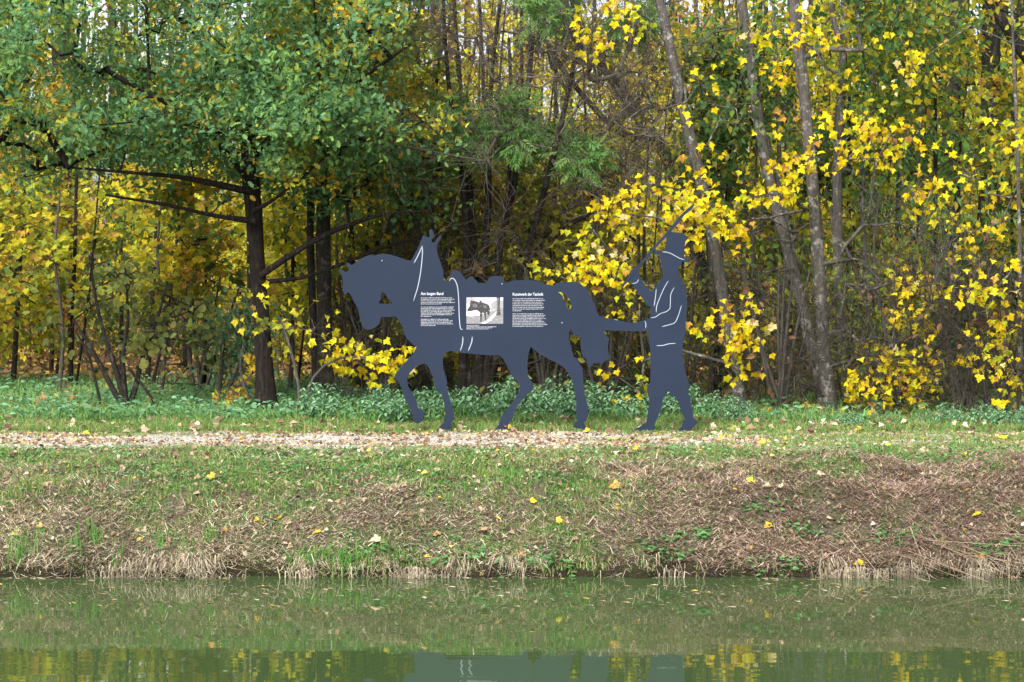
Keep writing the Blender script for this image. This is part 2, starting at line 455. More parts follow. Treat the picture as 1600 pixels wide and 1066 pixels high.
def scatter(n, y0=16.72, y1=24.2, xm=1.62):
    y = rng.uniform(y0, y1, n); x = rng.uniform(-1, 1, n) * y * .233 * xm
    return x, y

green = [(.40, (.11, .25, .05)), (.28, (.14, .29, .08)), (.18, (.22, .29, .08)), (.14, (.36, .32, .15))]
x, y = scatter(650000)
s = straw_share(x, y); px = 800 + x * F / y
back = 21.75 + .25 * np.exp(-((px - 860) / 260) ** 2); onpath = (y > 19.15) & (y < back)
gap = np.interp(px, [-300, 0, 200, 900, 1050, 1250, 1800], [.35, .2, .03, .015, .3, .75, .95])
pathkeep = np.where(onpath, gap * np.clip((fbm(x * 1.3, y * 2, 51) - .5 + .3 * gap) * 5, 0, 1) * 1.4 + .015, 1)
edgefade = np.where(onpath, np.clip(np.maximum(1 - (y - 19.15) / .3, 1 - (back - y) / .22) + 1.4 * (fbm(x * 2, y * 2, 55) - .55), 0, 1), 1)
pathkeep = np.maximum(pathkeep, np.where(onpath, edgefade, 0))
tuft = .35 + 1.1 * (fbm(x * 4, y * 5, 52) > .47)
keep = (rng.random(len(x)) < (1 - s) * pathkeep * tuft * np.where(y > 22, .8, 1)) & (y > 16.78)
x, y = x[keep], y[keep]; n = len(x)
tall = .6 + .9 * fbm(x * 1.5, y * 2, 53)
h = rng.uniform(.03, .085, n) * tall * np.where((y > 18.4) & (y < 19.5), .85, 1) * np.where(y > 22.1, 1.5, np.where(y > 19.7, .7, 1))
c = pick(green, n, .2); dryer = np.clip(straw_share(x, y) * 1.3, 0, 1)[:, None]
blend = (rng.random((n, 1)) < .4 * dryer + .08)
c = np.where(blend, pick([(1, (.34, .28, .15))], n, .25), c)
mb = MB(); blades(mb, x, y, ground_z(x, y) - .01, h, rng.uniform(.0022, .0042, n), rng.uniform(.1, 1.0, n), rng.uniform(0, 6.28, n), c)
n = 420; f = rng.choice([656, 694, 780, 908, 1008, 1075], n); x = (f + rng.normal(0, 11, n) - 800) / F * 21.96; y = rng.uniform(21.90, 21.985, n)
blades(mb, x, y, ground_z(x, y) - .01, rng.uniform(.02, .075, n), rng.uniform(.002, .004, n), rng.uniform(.1, .9, n), rng.uniform(0, 6.28, n), pick(green, n, .2))
# low broad leaved weeds between the blades
x, y = scatter(47000, 16.85, 19.6); k = rng.random(len(x)) < (1 - straw_share(x, y)) * (fbm(x * 3, y * 4, 57) > .5) + .03
x, y = x[k], y[k]; n = len(x)
az = rng.uniform(0, 6.28, n); t = np.column_stack([np.cos(az), np.sin(az), rng.uniform(-.1, .7, n)])
inst(mb, SIMPLE, np.column_stack([x, y, ground_z(x, y) + rng.uniform(.01, .05, n)]), t, np.array([0, -.3, 1]) + rng.normal(0, .3, (n, 3)), rng.uniform(.018, .038, n), pick([(.6, (.09, .22, .07)), (.4, (.15, .28, .11))], n, .2))
n = 145000; y = 23 + 10 * rng.random(n) ** 1.4; x = rng.uniform(-1, 1, n) * y * .36; px = 800 + x * F / y
k = rng.random(n) < np.interp(px, [-200, 250, 420, 800, 1100], [1, 1, .8, .45, .15]) * (.35 + 1.2 * (fbm(x * 1.3, y * 1.3, 58) > .42)) * np.clip((31.5 - y) / 3, 0, 1); x, y = x[k], y[k]; n = len(x)
blades(mb, x, y, ground_z(x, y) - .01, rng.uniform(.08, .26, n) * (.5 + fbm(x * 2, y * 2, 59)), rng.uniform(.004, .008, n), rng.uniform(.2, 1.2, n), rng.uniform(0, 6.28, n), pick([(.5, (.12, .28, .075)), (.3, (.17, .33, .13)), (.2, (.24, .31, .10))], n, .2))
k = rng.random(n) < .16; x, y = x[k], y[k]; n = len(x); az = rng.uniform(0, 6.28, n)
inst(mb, SIMPLE, np.column_stack([x, y, ground_z(x, y) + rng.uniform(.03, .22, n)]), np.column_stack([np.cos(az), np.sin(az), rng.uniform(-.4, .4, n)]), np.array([0, -.4, 1]) + rng.normal(0, .35, (n, 3)), rng.uniform(.04, .09, n), pick([(.6, (.11, .26, .12)), (.4, (.16, .32, .18))], n, .2))
tag(mb.build('grass', M_GRASS), 'short green grass and weeds on the bank and along the gravel path', 'grass', kind='stuff')

strawpal = [(.36, (.49, .415, .30)), (.26, (.34, .275, .20)), (.26, (.65, .575, .445)), (.12, (.15, .11, .085))]
x, y = scatter(320000, 16.70, 19.6)
s = straw_share(x, y); bare = fbm(x * 1.7, y * 2.2, 61)
keep = rng.random(len(x)) < np.where(s > .3, s, s * .7) * np.where((bare > .66) & (x > .3), .25, 1)
x, y = x[keep], y[keep]; n = len(x)
az = rng.normal(0, .75, n) + np.where(rng.random(n) < .5, 0, math.pi) + (fbm(x * 1.3, y, 63) - .5) * 3
tone = (.55 + .85 * fbm(x * 2.2, y * 2.6, 64))[:, None]
right = np.clip((x - .2) / 2, 0, 1)[:, None]
c = pick(strawpal, n, .2) * tone * (1 - right * np.array([[.20, .30, .27]]))
mb = MB(); lift = (rng.random(n) ** 2) * .05
blades(mb, x, y, ground_z(x, y) + lift, rng.uniform(.035, .15, n), rng.uniform(.0016, .0036, n), rng.normal(1.42, .22, n).clip(.4, 1.75), az, c, .35)
# the fringe that hangs over the water: strands arch out and drop
n = 15500; x = rng.uniform(-6.5, 6.5, n); px = 800 + x * F / 16.9
k = rng.random(n) < np.interp(px, [0, 350, 480, 600, 900, 960, 1600], [1, .9, .35, .5, .45, 1, 1]) * np.clip(4.5 * (fbm(x * 1.5, x * 0, 66) - .40), .04, 1) * np.clip(3 * (fbm(x * 7, x * 0, 67) - .3), .1, 1); x = x[k]; n = len(x)
y = 16.79 + rng.random(n) ** 1.3 * .12; p0 = np.column_stack([x, y, ground_z(x, y) + rng.uniform(0, .05, n)])
o = np.column_stack([rng.normal(0, .06, n), -rng.uniform(.01, .09, n), np.zeros(n)])
pm = p0 + o * .7 + np.column_stack([x * 0, x * 0, rng.uniform(.0, .05, n)])
p1 = p0 + o * rng.uniform(1.0, 1.7, (n, 1)); p1[:, 2] = np.maximum(p0[:, 2] - rng.uniform(.04, .16, n), rng.uniform(-.02, .07, n)); pm[:, 2] = np.maximum(pm[:, 2], p1[:, 2] + .02)
w = rng.uniform(.0018, .0036, n)[:, None] * np.array([[1, 0, 0.]]); c = pick(strawpal, n, .25) * (.4 + .5 * fbm(x * 3.1, x * 0, 68))[:, None]
oo = (np.arange(n) * 5)[:, None]
mb.add(np.stack([p0 - w, p0 + w, pm + w, pm - w, p1], 1).reshape(-1, 3), [oo + np.array([[0, 1, 2, 3]]), oo + np.array([[3, 2, 4]])], np.repeat(c, 5, 0))
# long reed stalks lying down to the water on the right
n = 85; x = rng.uniform(2.6, 4.9, n); y = rng.uniform(16.84, 17.12, n)
d = unit(np.column_stack([rng.normal(.5, .35, n), rng.normal(-.45, .25, n), rng.normal(-.12, .12, n)])); L = rng.uniform(.25, .75, n)
p0 = np.column_stack([x, y, ground_z(x, y) + rng.uniform(.03, .10, n)]); p1 = p0 + d * L[:, None]
p1[:, 2] = np.maximum(np.maximum(p1[:, 2], ground_z(p1[:, 0], p1[:, 1]) + .01), -.02)
prisms(mb, p0 - d * .15, p1, np.full(n, .0026), np.full(n, .0016), pick([(.5, (.34, .26, .18)), (.5, (.18, .13, .095))], n, .2), 3)
tag(mb.build('dry_grass', M_STRAW), 'bleached dry grass and reed straw matted on the bank above the water', 'dry grass', kind='stuff')

litterpal = [(.32, (.28, .195, .125)), (.25, (.38, .295, .205)), (.23, (.16, .10, .07)), (.13, (.48, .41, .31)), (.07, (.50, .37, .07))]
mb = MB()
def litter(x, y, smin, smax, pal, lift=.02, t=None):
    n = len(x); az = rng.uniform(0, 6.28, n)
    tp = np.column_stack([np.cos(az), np.sin(az), rng.normal(0, .35, n)]); nn = np.array([0, -.25, 1]) + rng.normal(0, .45, (n, 3))
    pos = np.column_stack([x, y, ground_z(x, y) + rng.uniform(.006, lift, n)])
    q = rng.random(n) < .4; sz = rng.uniform(smin, smax, n); c = pick(pal, n, .22)
    for k, T in ((q, MAPLE), (~q, ROUND)):
        inst(mb, template_curl[T is MAPLE], pos[k], tp[k], nn[k], sz[k] * (1 if T is not MAPLE else .9), c[k])
template_curl = {True: template([(0, 0), (.14, -.10), (.45, -.14), (.41, .05), (.56, .16), (.71, .45), (.50, .49), (.28, .51), (.34, .68), (.17, .77), (0, 1.02)], .35, .35),
                 False: template([(0, 0), (.30, .2), (.36, .5), (.2, .85), (0, 1)], .5, .4)}
x, y = scatter(15000, 19.0, 22.0); k = rng.random(len(x)) < .25 + .75 * (fbm(x * 1.6, y * 2.5, 71) > .45); litter(x[k], y[k], .02, .055, litterpal)
x, y = scatter(3600, 16.9, 19.5); litter(x, y, .022, .055, litterpal, .05)
x, y = scatter(22000, 16.9, 19.5); k = rng.random(len(x)) < .3 + .7 * straw_share(x, y); litter(x[k], y[k], .012, .032, [(.4, (.20, .13, .10)), (.3, (.34, .25, .18)), (.3, (.10, .065, .055))], .04)
x, y = scatter(1250, 21.8, 24.5); litter(x, y, .04, .09, litterpal, .08)
x = rng.uniform(-22, 22, 42000); y = rng.uniform(24.5, 62, 42000); litter(x, y, .09, .17, [(.35, (.30, .16, .07)), (.3, (.40, .24, .09)), (.2, (.50, .36, .07)), (.15, (.16, .09, .05))], .06)
tag(mb.build('fallen_leaves', M_LITTER), 'brown and tan fallen leaves strewn over path, grass and wood floor', 'leaf litter', kind='stuff')

# pale stones of the path
n = 12500; x, y = scatter(n, 19.2, 21.9)
mb = MB(); az = rng.uniform(0, 6.28, n)
inst(mb, template([(0, 0), (.4, .2), (.45, .7), (0, 1)], -.45, -.2), np.column_stack([x, y, ground_z(x, y) + .004]), np.column_stack([np.cos(az), np.sin(az), az * 0]), np.array([[0, 0, 1.]]) + rng.normal(0, .2, (n, 3)), rng.uniform(.012, .035, n), pick([(.6, (.52, .50, .46)), (.4, (.36, .34, .305))], n, .2))
tag(mb.build('gravel', M_LITTER), 'pale crushed stone lying loose on the path', 'gravel', kind='stuff')

# leaf flakes and straw drifting at the waterline
n = 740; x = rng.uniform(-6.3, 6.3, n); y = 16.78 - rng.random(n) ** 3 * 1.5; k = (fbm(x * 1.7, x * 0, 77) > .47) | (y < 16.4); x, y = x[k], y[k]; n = len(x)
mb = MB(); az = rng.normal(0, .5, n)
inst(mb, LANCE, np.column_stack([x, y, np.full(n, .004)]), np.column_stack([np.cos(az), np.sin(az), az * 0]), np.array([[0, 0, 1.]]) + rng.normal(0, .06, (n, 3)), rng.uniform(.03, .12, n), pick([(.6, (.24, .18, .12)), (.1, (.42, .34, .08)), (.3, (.34, .29, .22))], n, .2))
tag(mb.build('floating_debris', M_LITTER), 'straw bits and leaf scraps floating on the water along the bank', 'debris', kind='stuff')

# ------------------------------------------------------------------ the sign: a horse and its driver cut from dark plate
def steel(name, col):
    m, nt, out = mat(name)
    g = N(nt, 'ShaderNodeNewGeometry')
    c = ramp(nt, noise(nt, g.outputs['Position'], 1.6, 5, .6), [(.3, tuple(k * .88 for k in col)), (.7, tuple(k * 1.1 for k in col))])
    p = N(nt, 'ShaderNodeBsdfPrincipled'); nt.links.new(c, p.inputs['Base Color'])
    r = ramp(nt, noise(nt, g.outputs['Position'], 5, 6, .7), [(.3, (.42,) * 3), (.7, (.58,) * 3)]); nt.links.new(r, p.inputs['Roughness'])
    p.inputs['Specular IOR Level'].default_value = .17; nt.links.new(p.outputs[0], out.inputs[0]); return m
M_PLATE = steel('slate_blue_plate', (.0118, .020, .0405))
M_LINE = steel('pale_line', (.30, .345, .41))
M_PRINT = leaf_material('print', 0, .3, .5)

def crop(pts, sx, ox, oy): return [(ox + a / sx, oy + b / sx) for a, b in pts]
A = lambda p: crop(p, 5.33, 520, 340)
A2 = lambda p: crop(p, 8.0, 520, 350)
B = lambda p: crop(p, 4.706, 780, 380)
C3 = lambda p: crop(p, 4.444, 600, 520)
D4 = lambda p: crop(p, 8.883, 940, 300)
E6 = lambda p: crop(p, 5.078, 940, 480)
T5 = lambda p: crop(p, 6.667, 640, 430)

horse = (A2([(90, 560), (125, 580), (155, 600), (190, 590), (205, 575), (195, 545), (165, 495), (175, 480), (205, 492), (235, 515), (265, 500), (310, 465), (370, 425), (440, 395), (480, 385), (520, 395), (570, 380), (620, 372), (700, 380), (780, 402), (860, 428), (920, 450), (970, 463), (995, 430), (1040, 350), (1085, 255), (1115, 180), (1125, 150), (1140, 140), (1170, 162), (1195, 172), (1212, 160), (1205, 110), (1208, 80), (1225, 65), (1245, 78), (1262, 110), (1255, 160), (1235, 205), (1240, 235), (1275, 230), (1300, 185), (1330, 150), (1345, 138), (1358, 150), (1345, 195), (1310, 250), (1298, 290), (1315, 400), (1355, 500), (1380, 610), (1388, 700), (1440, 712), (1458, 690), (1470, 630), (1495, 585), (1525, 575), (1565, 585), (1598, 612)])
  + A([(1080, 480), (1112, 518), (1135, 495), (1160, 488), (1185, 515), (1215, 546), (1275, 546), (1295, 515), (1310, 493), (1335, 486), (1395, 488), (1422, 498), (1430, 545), (1500, 532)])
  + B([(50, 283), (120, 274), (210, 270), (280, 280), (340, 303), (390, 311), (450, 292), (530, 283), (595, 297), (640, 335), (670, 380), (700, 445), (720, 505), (738, 537), (830, 560), (985, 588), (1050, 572), (1062, 570), (1062, 650), (770, 641), (780, 665), (808, 710), (800, 745), (800, 800), (814, 848), (795, 862), (772, 868), (755, 895), (733, 873), (715, 890), (700, 878), (684, 900), (664, 915), (650, 880), (628, 835), (620, 855), (605, 800), (596, 740), (600, 700), (575, 672), (560, 690), (545, 672), (528, 632), (515, 655), (513, 700), (530, 770), (550, 840)])
  + C3([(1330, 172), (1380, 250), (1384, 330), (1390, 420), (1408, 480), (1420, 550), (1405, 600), (1388, 625), (1403, 660), (1397, 692), (1372, 668), (1312, 657), (1316, 636), (1343, 610), (1335, 560), (1335, 480), (1325, 400), (1300, 310), (1250, 240), (1190, 205), (1130, 175), (1070, 140), (1018, 95), (1003, 150), (995, 230), (1000, 300), (1030, 345), (1042, 380), (1030, 402), (985, 437), (922, 510), (895, 590), (862, 640), (857, 692), (765, 690), (775, 665), (795, 640), (812, 590), (860, 530), (910, 460), (940, 400), (942, 358), (915, 325), (885, 290), (850, 225), (832, 190), (812, 165), (788, 155), (740, 158), (650, 150), (540, 140), (475, 127), (440, 132), (420, 152), (408, 190), (412, 250), (435, 320), (440, 400), (465, 490), (482, 540), (488, 600), (470, 620), (468, 684), (430, 692), (370, 685), (382, 655), (415, 622), (425, 560), (420, 500), (402, 430), (362, 400), (345, 320), (312, 245), (288, 214), (255, 222), (222, 235), (178, 280), (162, 325), (166, 370), (205, 430), (228, 470), (232, 520), (265, 535), (285, 555), (268, 608), (237, 632), (208, 622), (190, 545), (150, 470), (110, 355), (72, 308), (78, 290), (130, 225), (200, 150), (226, 100), (190, 70), (160, 40)])
  + A([(665, 1066), (620, 1010), (592, 965), (580, 905), (550, 855), (525, 825), (400, 830), (385, 890), (350, 918), (300, 936), (262, 925), (245, 900), (228, 850), (212, 765), (165, 680), (148, 640), (132, 626), (108, 632)])
  + A2([(140, 880), (122, 800), (128, 720), (110, 640), (82, 590), (78, 572)]))
horse_holes = [A([(383, 716), (398, 680), (402, 640), (410, 620), (432, 632), (455, 670), (497, 712), (495, 718)]),
               B([(432, 358), (455, 362), (480, 376), (512, 402), (531, 455), (528, 490), (516, 496), (497, 470), (478, 422), (465, 385)])]
man = (B([(1064, 650), (1064, 569), (1108, 551), (1112, 500), (1110, 470), (1078, 448), (1042, 392), (1008, 345), (975, 300), (958, 275), (935, 295), (910, 326), (898, 310), (918, 288), (940, 258), (955, 225), (975, 195), (1008, 168), (1030, 195), (1034, 215), (1026, 235), (1048, 265), (1072, 305), (1120, 357), (1132, 338), (1165, 297), (1200, 245), (1212, 236), (1196, 195), (1190, 150), (1182, 92)])
  + D4([(800, 875), (738, 865), (722, 838), (740, 818), (780, 810), (840, 815), (878, 802), (890, 720), (900, 640), (912, 560), (960, 555), (1080, 563), (1150, 588), (1195, 620), (1199, 648), (1165, 688), (1150, 770), (1144, 900), (1215, 943), (1224, 965), (1205, 984), (1165, 978), (1118, 960), (1108, 1010), (1072, 1056)])
  + B([(1312, 222), (1342, 270), (1376, 340), (1382, 440), (1374, 560), (1368, 660)])
  + E6([(664, 200), (650, 275), (642, 320), (640, 370), (652, 440), (662, 520), (688, 590), (701, 622), (690, 655), (688, 682), (704, 720), (710, 790), (730, 878), (766, 914), (735, 945), (692, 990), (605, 984), (612, 970), (640, 940), (642, 900), (662, 886), (640, 850), (612, 765), (586, 715), (550, 706), (533, 660), (526, 648), (520, 690), (490, 720), (480, 790), (450, 862), (424, 922), (420, 1002), (252, 1002), (226, 992), (300, 950), (355, 912), (368, 830), (382, 740), (366, 690), (358, 625), (384, 602), (390, 480), (385, 340), (372, 252), (369, 190)]))
whip = D4([(1266, 170), (1286, 172), (1287, 190), (1250, 240), (1150, 325), (1060, 440), (965, 548), (905, 618), (850, 675), (790, 735), (700, 850), (620, 950), (540, 1032), (500, 1080), (440, 1160), (380, 1220), (360, 1200), (420, 1080), (520, 995), (600, 905), (700, 788), (790, 678), (880, 588), (960, 488), (1110, 308), (1200, 228)])

def to_plane(pts, Y): return [Vector(((a - 800) / F * YS, Y, H - (b - YH) / F * YS)) for a, b in pts]
def plate(outline, holes, y0, y1, mb, col=(1, 1, 1)):
    loops = [to_plane(outline, 0)] + [to_plane(h, 0) for h in holes]
    tris = np.array(tessellate_polygon(loops)); flat = np.array([[v.x, 0, v.z] for l in loops for v in l]); n = len(flat)
    a = flat[tris]; cr = np.cross(a[:, 1] - a[:, 0], a[:, 2] - a[:, 0])[:, 1]
    tris[cr > 0] = tris[cr > 0][:, ::-1]                       # front faces look at -y
    fr = flat + [0, y0, 0]; bk = flat + [0, y1, 0]
    faces = [tris, tris[:, ::-1] + n]; o = 0; qs = []
    for l in loops:
        k = len(l); i = o + np.arange(k); j = o + (np.arange(k) + 1) % k
        qs.append(np.stack([i, i + n, j + n, j], -1)); o += k
    mb.add(np.concatenate([fr, bk]), faces + [np.concatenate(qs)], col)

gx, gz = 0.0, .75
sbase = np.array([(790 - 800) / F * YS, YS, .74])
sign = empty('silhouette_sign', sbase, 'dark slate blue cut-out sign of a horse driven by a man in top hat', 'sign')
mb = MB(); plate(horse, horse_holes, YS - .006, YS + .006, mb)
hp = mb.build('horse_figure', M_PLATE, sign, sbase); hp['label'] = 'dark slate blue plate cut as a harnessed walking horse with text on its flank'
mb = MB(); plate(man, [], YS - .006, YS + .006, mb)
mp_ = mb.build('man_figure', M_PLATE, sign, sbase); mp_['label'] = 'dark slate blue plate cut as a man in top hat and long coat'
mb = MB(); plate(whip, [], YS - .010, YS + .010, mb)
mb.build('whip', M_PLATE, mp_, sbase)

def stroke(pts, w, parent, name='painted_line', y=None, mater=None):
    y = YS - .0082 if y is None else y
    P = spline(np.array([tuple(v) for v in to_plane(pts, y)]), .02); d = unit(np.gradient(P, axis=0))
    s = np.column_stack([-d[:, 2], d[:, 1] * 0, d[:, 0]]); n = len(P); t = np.linspace(0, 1, n)
    ww = (w / F * YS / 2 * np.clip(np.minimum(t, 1 - t) * 9 + .35, 0, 1))[:, None]
    V = np.concatenate([P - s * ww, P + s * ww, P - s * ww + [0, .0016, 0], P + s * ww + [0, .0016, 0]])
    i = np.arange(n - 1); mb = MB()
    mb.add(V, [np.stack([i, i + 1, i + n + 1, i + n], -1), np.stack([i + 1, i, i + 2 * n, i + 2 * n + 1], -1), np.stack([i + n, i + n + 1, i + 3 * n + 1, i + 3 * n], -1)], (1, 1, 1))
    mb.build(name, mater or M_LINE, parent, sbase)
for pts in (A2([(1015, 490), (1060, 405), (1095, 330), (1122, 268)]), A2([(1118, 270), (1122, 330), (1115, 450), (1098, 600), (1065, 780), (1035, 880), (1008, 965)]),
            A([(972, 530), (980, 512), (1000, 506), (1022, 530), (1040, 585), (1048, 680), (1052, 800), (1058, 890), (1066, 928), (1084, 932)]),
            C3([(548, 25), (547, 60), (540, 95), (530, 125)]), C3([(613, 27), (610, 60), (598, 95), (585, 125)])):
    stroke(pts, 1.35, hp)
for pts in (D4([(840, 832), (900, 836), (960, 855), (1030, 893), (1090, 925), (1150, 940)]), B([(1243, 278), (1210, 335), (1175, 415), (1156, 470), (1155, 510)]), B([(1155, 335), (1148, 400), (1138, 465)]),
            B([(1288, 323), (1262, 375), (1258, 430), (1255, 480), (1225, 505), (1185, 518), (1150, 543), (1112, 550)]), B([(1340, 457), (1318, 530), (1292, 583), (1250, 600), (1195, 615)]),
            B([(1070, 572), (1078, 595), (1076, 627)]), B([(1155, 754), (1205, 752), (1250, 740), (1298, 737)]), B([(975, 296), (1000, 295), (1018, 282), (1024, 265)])):
    stroke(pts, 1.05, mp_)

M_WHITE = steel('white_lettering', (.46, .48, .52))
def heading(text, px, py, size_px):
    cu = bpy.data.curves.new('heading', 'FONT'); cu.body = text; cu.size = size_px / F * YS * 1.38; cu.offset = cu.size * .022; cu.extrude = .0006
    tmp = bpy.data.objects.new('tmp', cu); COL.objects.link(tmp)
    me = bpy.data.meshes.new_from_object(tmp.evaluated_get(bpy.context.evaluated_depsgraph_get()))
    bpy.data.objects.remove(tmp); bpy.data.curves.remove(cu)
    o = bpy.data.objects.new('heading', me); COL.objects.link(o); me.materials.clear(); me.materials.append(M_WHITE)
    v = to_plane([(px, py)], YS - .0075)[0] - Vector(sbase)
    a = np.zeros(len(me.vertices) * 3); me.vertices.foreach_get('co', a); a = a.reshape(-1, 3)
    want = {'A': 35.5, 'K': 48.0}[text[0]] / F * YS; a[:, 0] *= want / (a[:, 0].max() - a[:, 0].min())
    a = np.column_stack([a[:, 0] + v.x, -a[:, 2] + v.y, a[:, 1] + v.z])
    me.vertices.foreach_set('co', a.reshape(-1)); me.update(); o.parent = hp
    return o
heading('Am langen Band', 657.5, 461.0, 4.6); heading('Kunstwerk der Technik', 800.8, 462.0, 4.6)

def body_text(lines, name, xh=1.15):
    """lines of print too small to read in the photo: only the rhythm of words and strokes"""
    mb = MB(); R = random.Random(4); Q = []
    for (x0, x1, y) in lines:
        x = x0
        while x < x1 - .4:
            wl = R.choice((2, 3, 3, 4, 5, 6, 7, 8, 9)); 
            for _ in range(wl):
                if x > x1: break
                up = R.random() < .3; lw = R.uniform(.5, .75)
                top = y - xh * (1.4 if up else 1)
                Q.append((x, top, x + .22, y)); k = R.random()
                if k < .75: Q.append((x + .26, y - xh, x + lw, y - xh * .72))
                if k > .35: Q.append((x + .26, y - xh * .26, x + lw, y))
                if .3 < k < .8: Q.append((x + lw - .2, y - xh * .70, x + lw, y - xh * .28))
                x += lw + .17
            x += .5
    q = np.array(Q); P = np.array([[(a, d), (c, d), (c, b), (a, b)] for a, b, c, d in q]).reshape(-1, 2)
    V = np.column_stack([(P[:, 0] - 800) / F * YS, np.full(len(P), YS - .0078), H - (P[:, 1] - YH) / F * YS])
    f = np.arange(len(V)).reshape(-1, 4); V2 = V + [0, .0012, 0]; n = len(V)
    mb.add(np.concatenate([V, V2]), [f, np.stack([f[:, 0], f[:, 0] + n, f[:, 1] + n, f[:, 1]], -1), np.stack([f[:, 2], f[:, 2] + n, f[:, 3] + n, f[:, 3]], -1)], (1, 1, 1))
    mb.build(name, M_WHITE, hp, sbase)
def block(x0, ends_y): return [(T5([(x0, y)])[0][0], T5([(e, y)])[0][0], T5([(x0, y)])[0][1]) for e, y in ends_y]
body_text(block(118, list(zip((440, 467, 435, 467, 330), (241, 257, 273, 289, 305))) + list(zip((460, 450, 466, 435, 465, 440, 225), (337, 353, 369, 385, 401, 417, 433))) + list(zip((405, 445, 430, 450, 268), (465, 481, 497, 513, 529)))), 'body_text')
body_text(block(1073, list(zip((1390, 1410, 1385, 1395, 1380, 1400, 1390, 1165), (250, 268, 286, 304, 322, 340, 358, 376))) + list(zip((1390, 1410, 1400, 1420, 1375, 1405, 1415, 1430, 1395), (408, 424, 440, 456, 472, 488, 504, 520, 537)))), 'body_text')
body_text(block(594, list(zip((725, 900, 860, 820), (528, 541, 553, 565)))), 'caption', .95)

for rx, ry in A2([(615, 461)]) + B([(462, 586)]) + B([(20, 300)]):
    v = to_plane([(rx, ry)], YS - .006)[0]; mb = MB(); prisms(mb, np.array([[v.x, v.y, v.z]]), np.array([[v.x, v.y - .004, v.z]]), [.007], [.005], (1, 1, 1), 8)
    mb.add(mb.v[0][8:], [np.arange(8)[None, ::-1]], (1, 1, 1)); mb.build('rivet', M_LINE, hp, sbase)
# the black and white photograph printed on the flank: a team of horses on a tow path
mb = MB(); L = 0
def printed(poly, c):
    global L
    y = YS - .0075 - .00005 * L; L += 1
    loops = [to_plane(T5(poly), y)]; tris = np.array(tessellate_polygon(loops)); V = np.array([tuple(v) for v in loops[0]])
    a = V[tris]; cr = np.cross(a[:, 1] - a[:, 0], a[:, 2] - a[:, 0])[:, 1]; tris[cr > 0] = tris[cr > 0][:, ::-1]
    mb.add(V, [tris], (c, c, c * 1.08))
plate(T5([(592, 232), (975, 232), (975, 507), (592, 507)]), [], YS - .0073, YS - .0062, mb, (.42, .44, .48))
printed([(592, 420), (760, 405), (975, 340), (975, 507), (592, 507)], .19)
printed([(592, 232), (640, 232), (720, 260), (660, 270), (592, 300)], .30)
printed([(850, 300), (880, 272), (975, 262), (975, 345), (850, 370)], .26)
printed([(592, 385), (660, 372), (700, 360), (735, 380), (730, 420), (640, 428), (592, 425)], .80)
printed([(740, 500), (800, 480), (850, 430), (905, 375), (895, 420), (850, 470), (790, 505)], .70)
printed([(610, 380), (598, 360), (625, 330), (632, 285), (640, 262), (670, 268), (700, 275), (725, 285), (735, 262), (760, 285), (800, 300), (830, 320), (840, 360), (830, 420), (815, 440), (808, 385), (795, 390), (800, 465), (788, 470), (775, 395), (755, 390), (750, 490), (738, 490), (730, 385), (690, 365), (640, 375)], .035)
printed([(655, 300), (690, 296), (710, 320), (690, 340), (660, 330)], .11)
printed([(765, 305), (800, 318), (805, 345), (770, 340)], .10)
printed([(905, 232), (945, 232), (940, 330), (948, 420), (905, 420), (912, 320)], .045)
printed([(915, 240), (922, 240), (920, 410), (915, 410)], .16)
for k in range(150):
    cx, cy = random.uniform(600, 965), random.uniform(236, 500); r = random.uniform(2, 6); g_ = random.choice((.04, .09, .2, .4, .6))
    if 590 < cx < 740 and 370 < cy < 430 or 800 < cx < 890 and 390 < cy < 490: g_ = .6
    elif 640 < cx < 830 and 275 < cy < 385: g_ *= .35
    printed([(cx - r, cy), (cx, cy - r * .7), (cx + r, cy + r * .2), (cx, cy + r * .8)], g_)
mb.build('photo_print', M_PRINT, hp, sbase)

# ------------------------------------------------------------------ trees
def stem_px(pts, Y, lean=0.0, step=.12):
    """a stem drawn as (photo x, photo y, radius in photo px); it leans away from (+) or towards (-) the canal by `lean` m over its length"""
    k = len(pts); out = []
    for i, (a, b, r) in enumerate(pts):
        y = Y + lean * i / max(1, k - 1); out.append([*at(a, b, y), r / F * y])
    return spline(out, step)

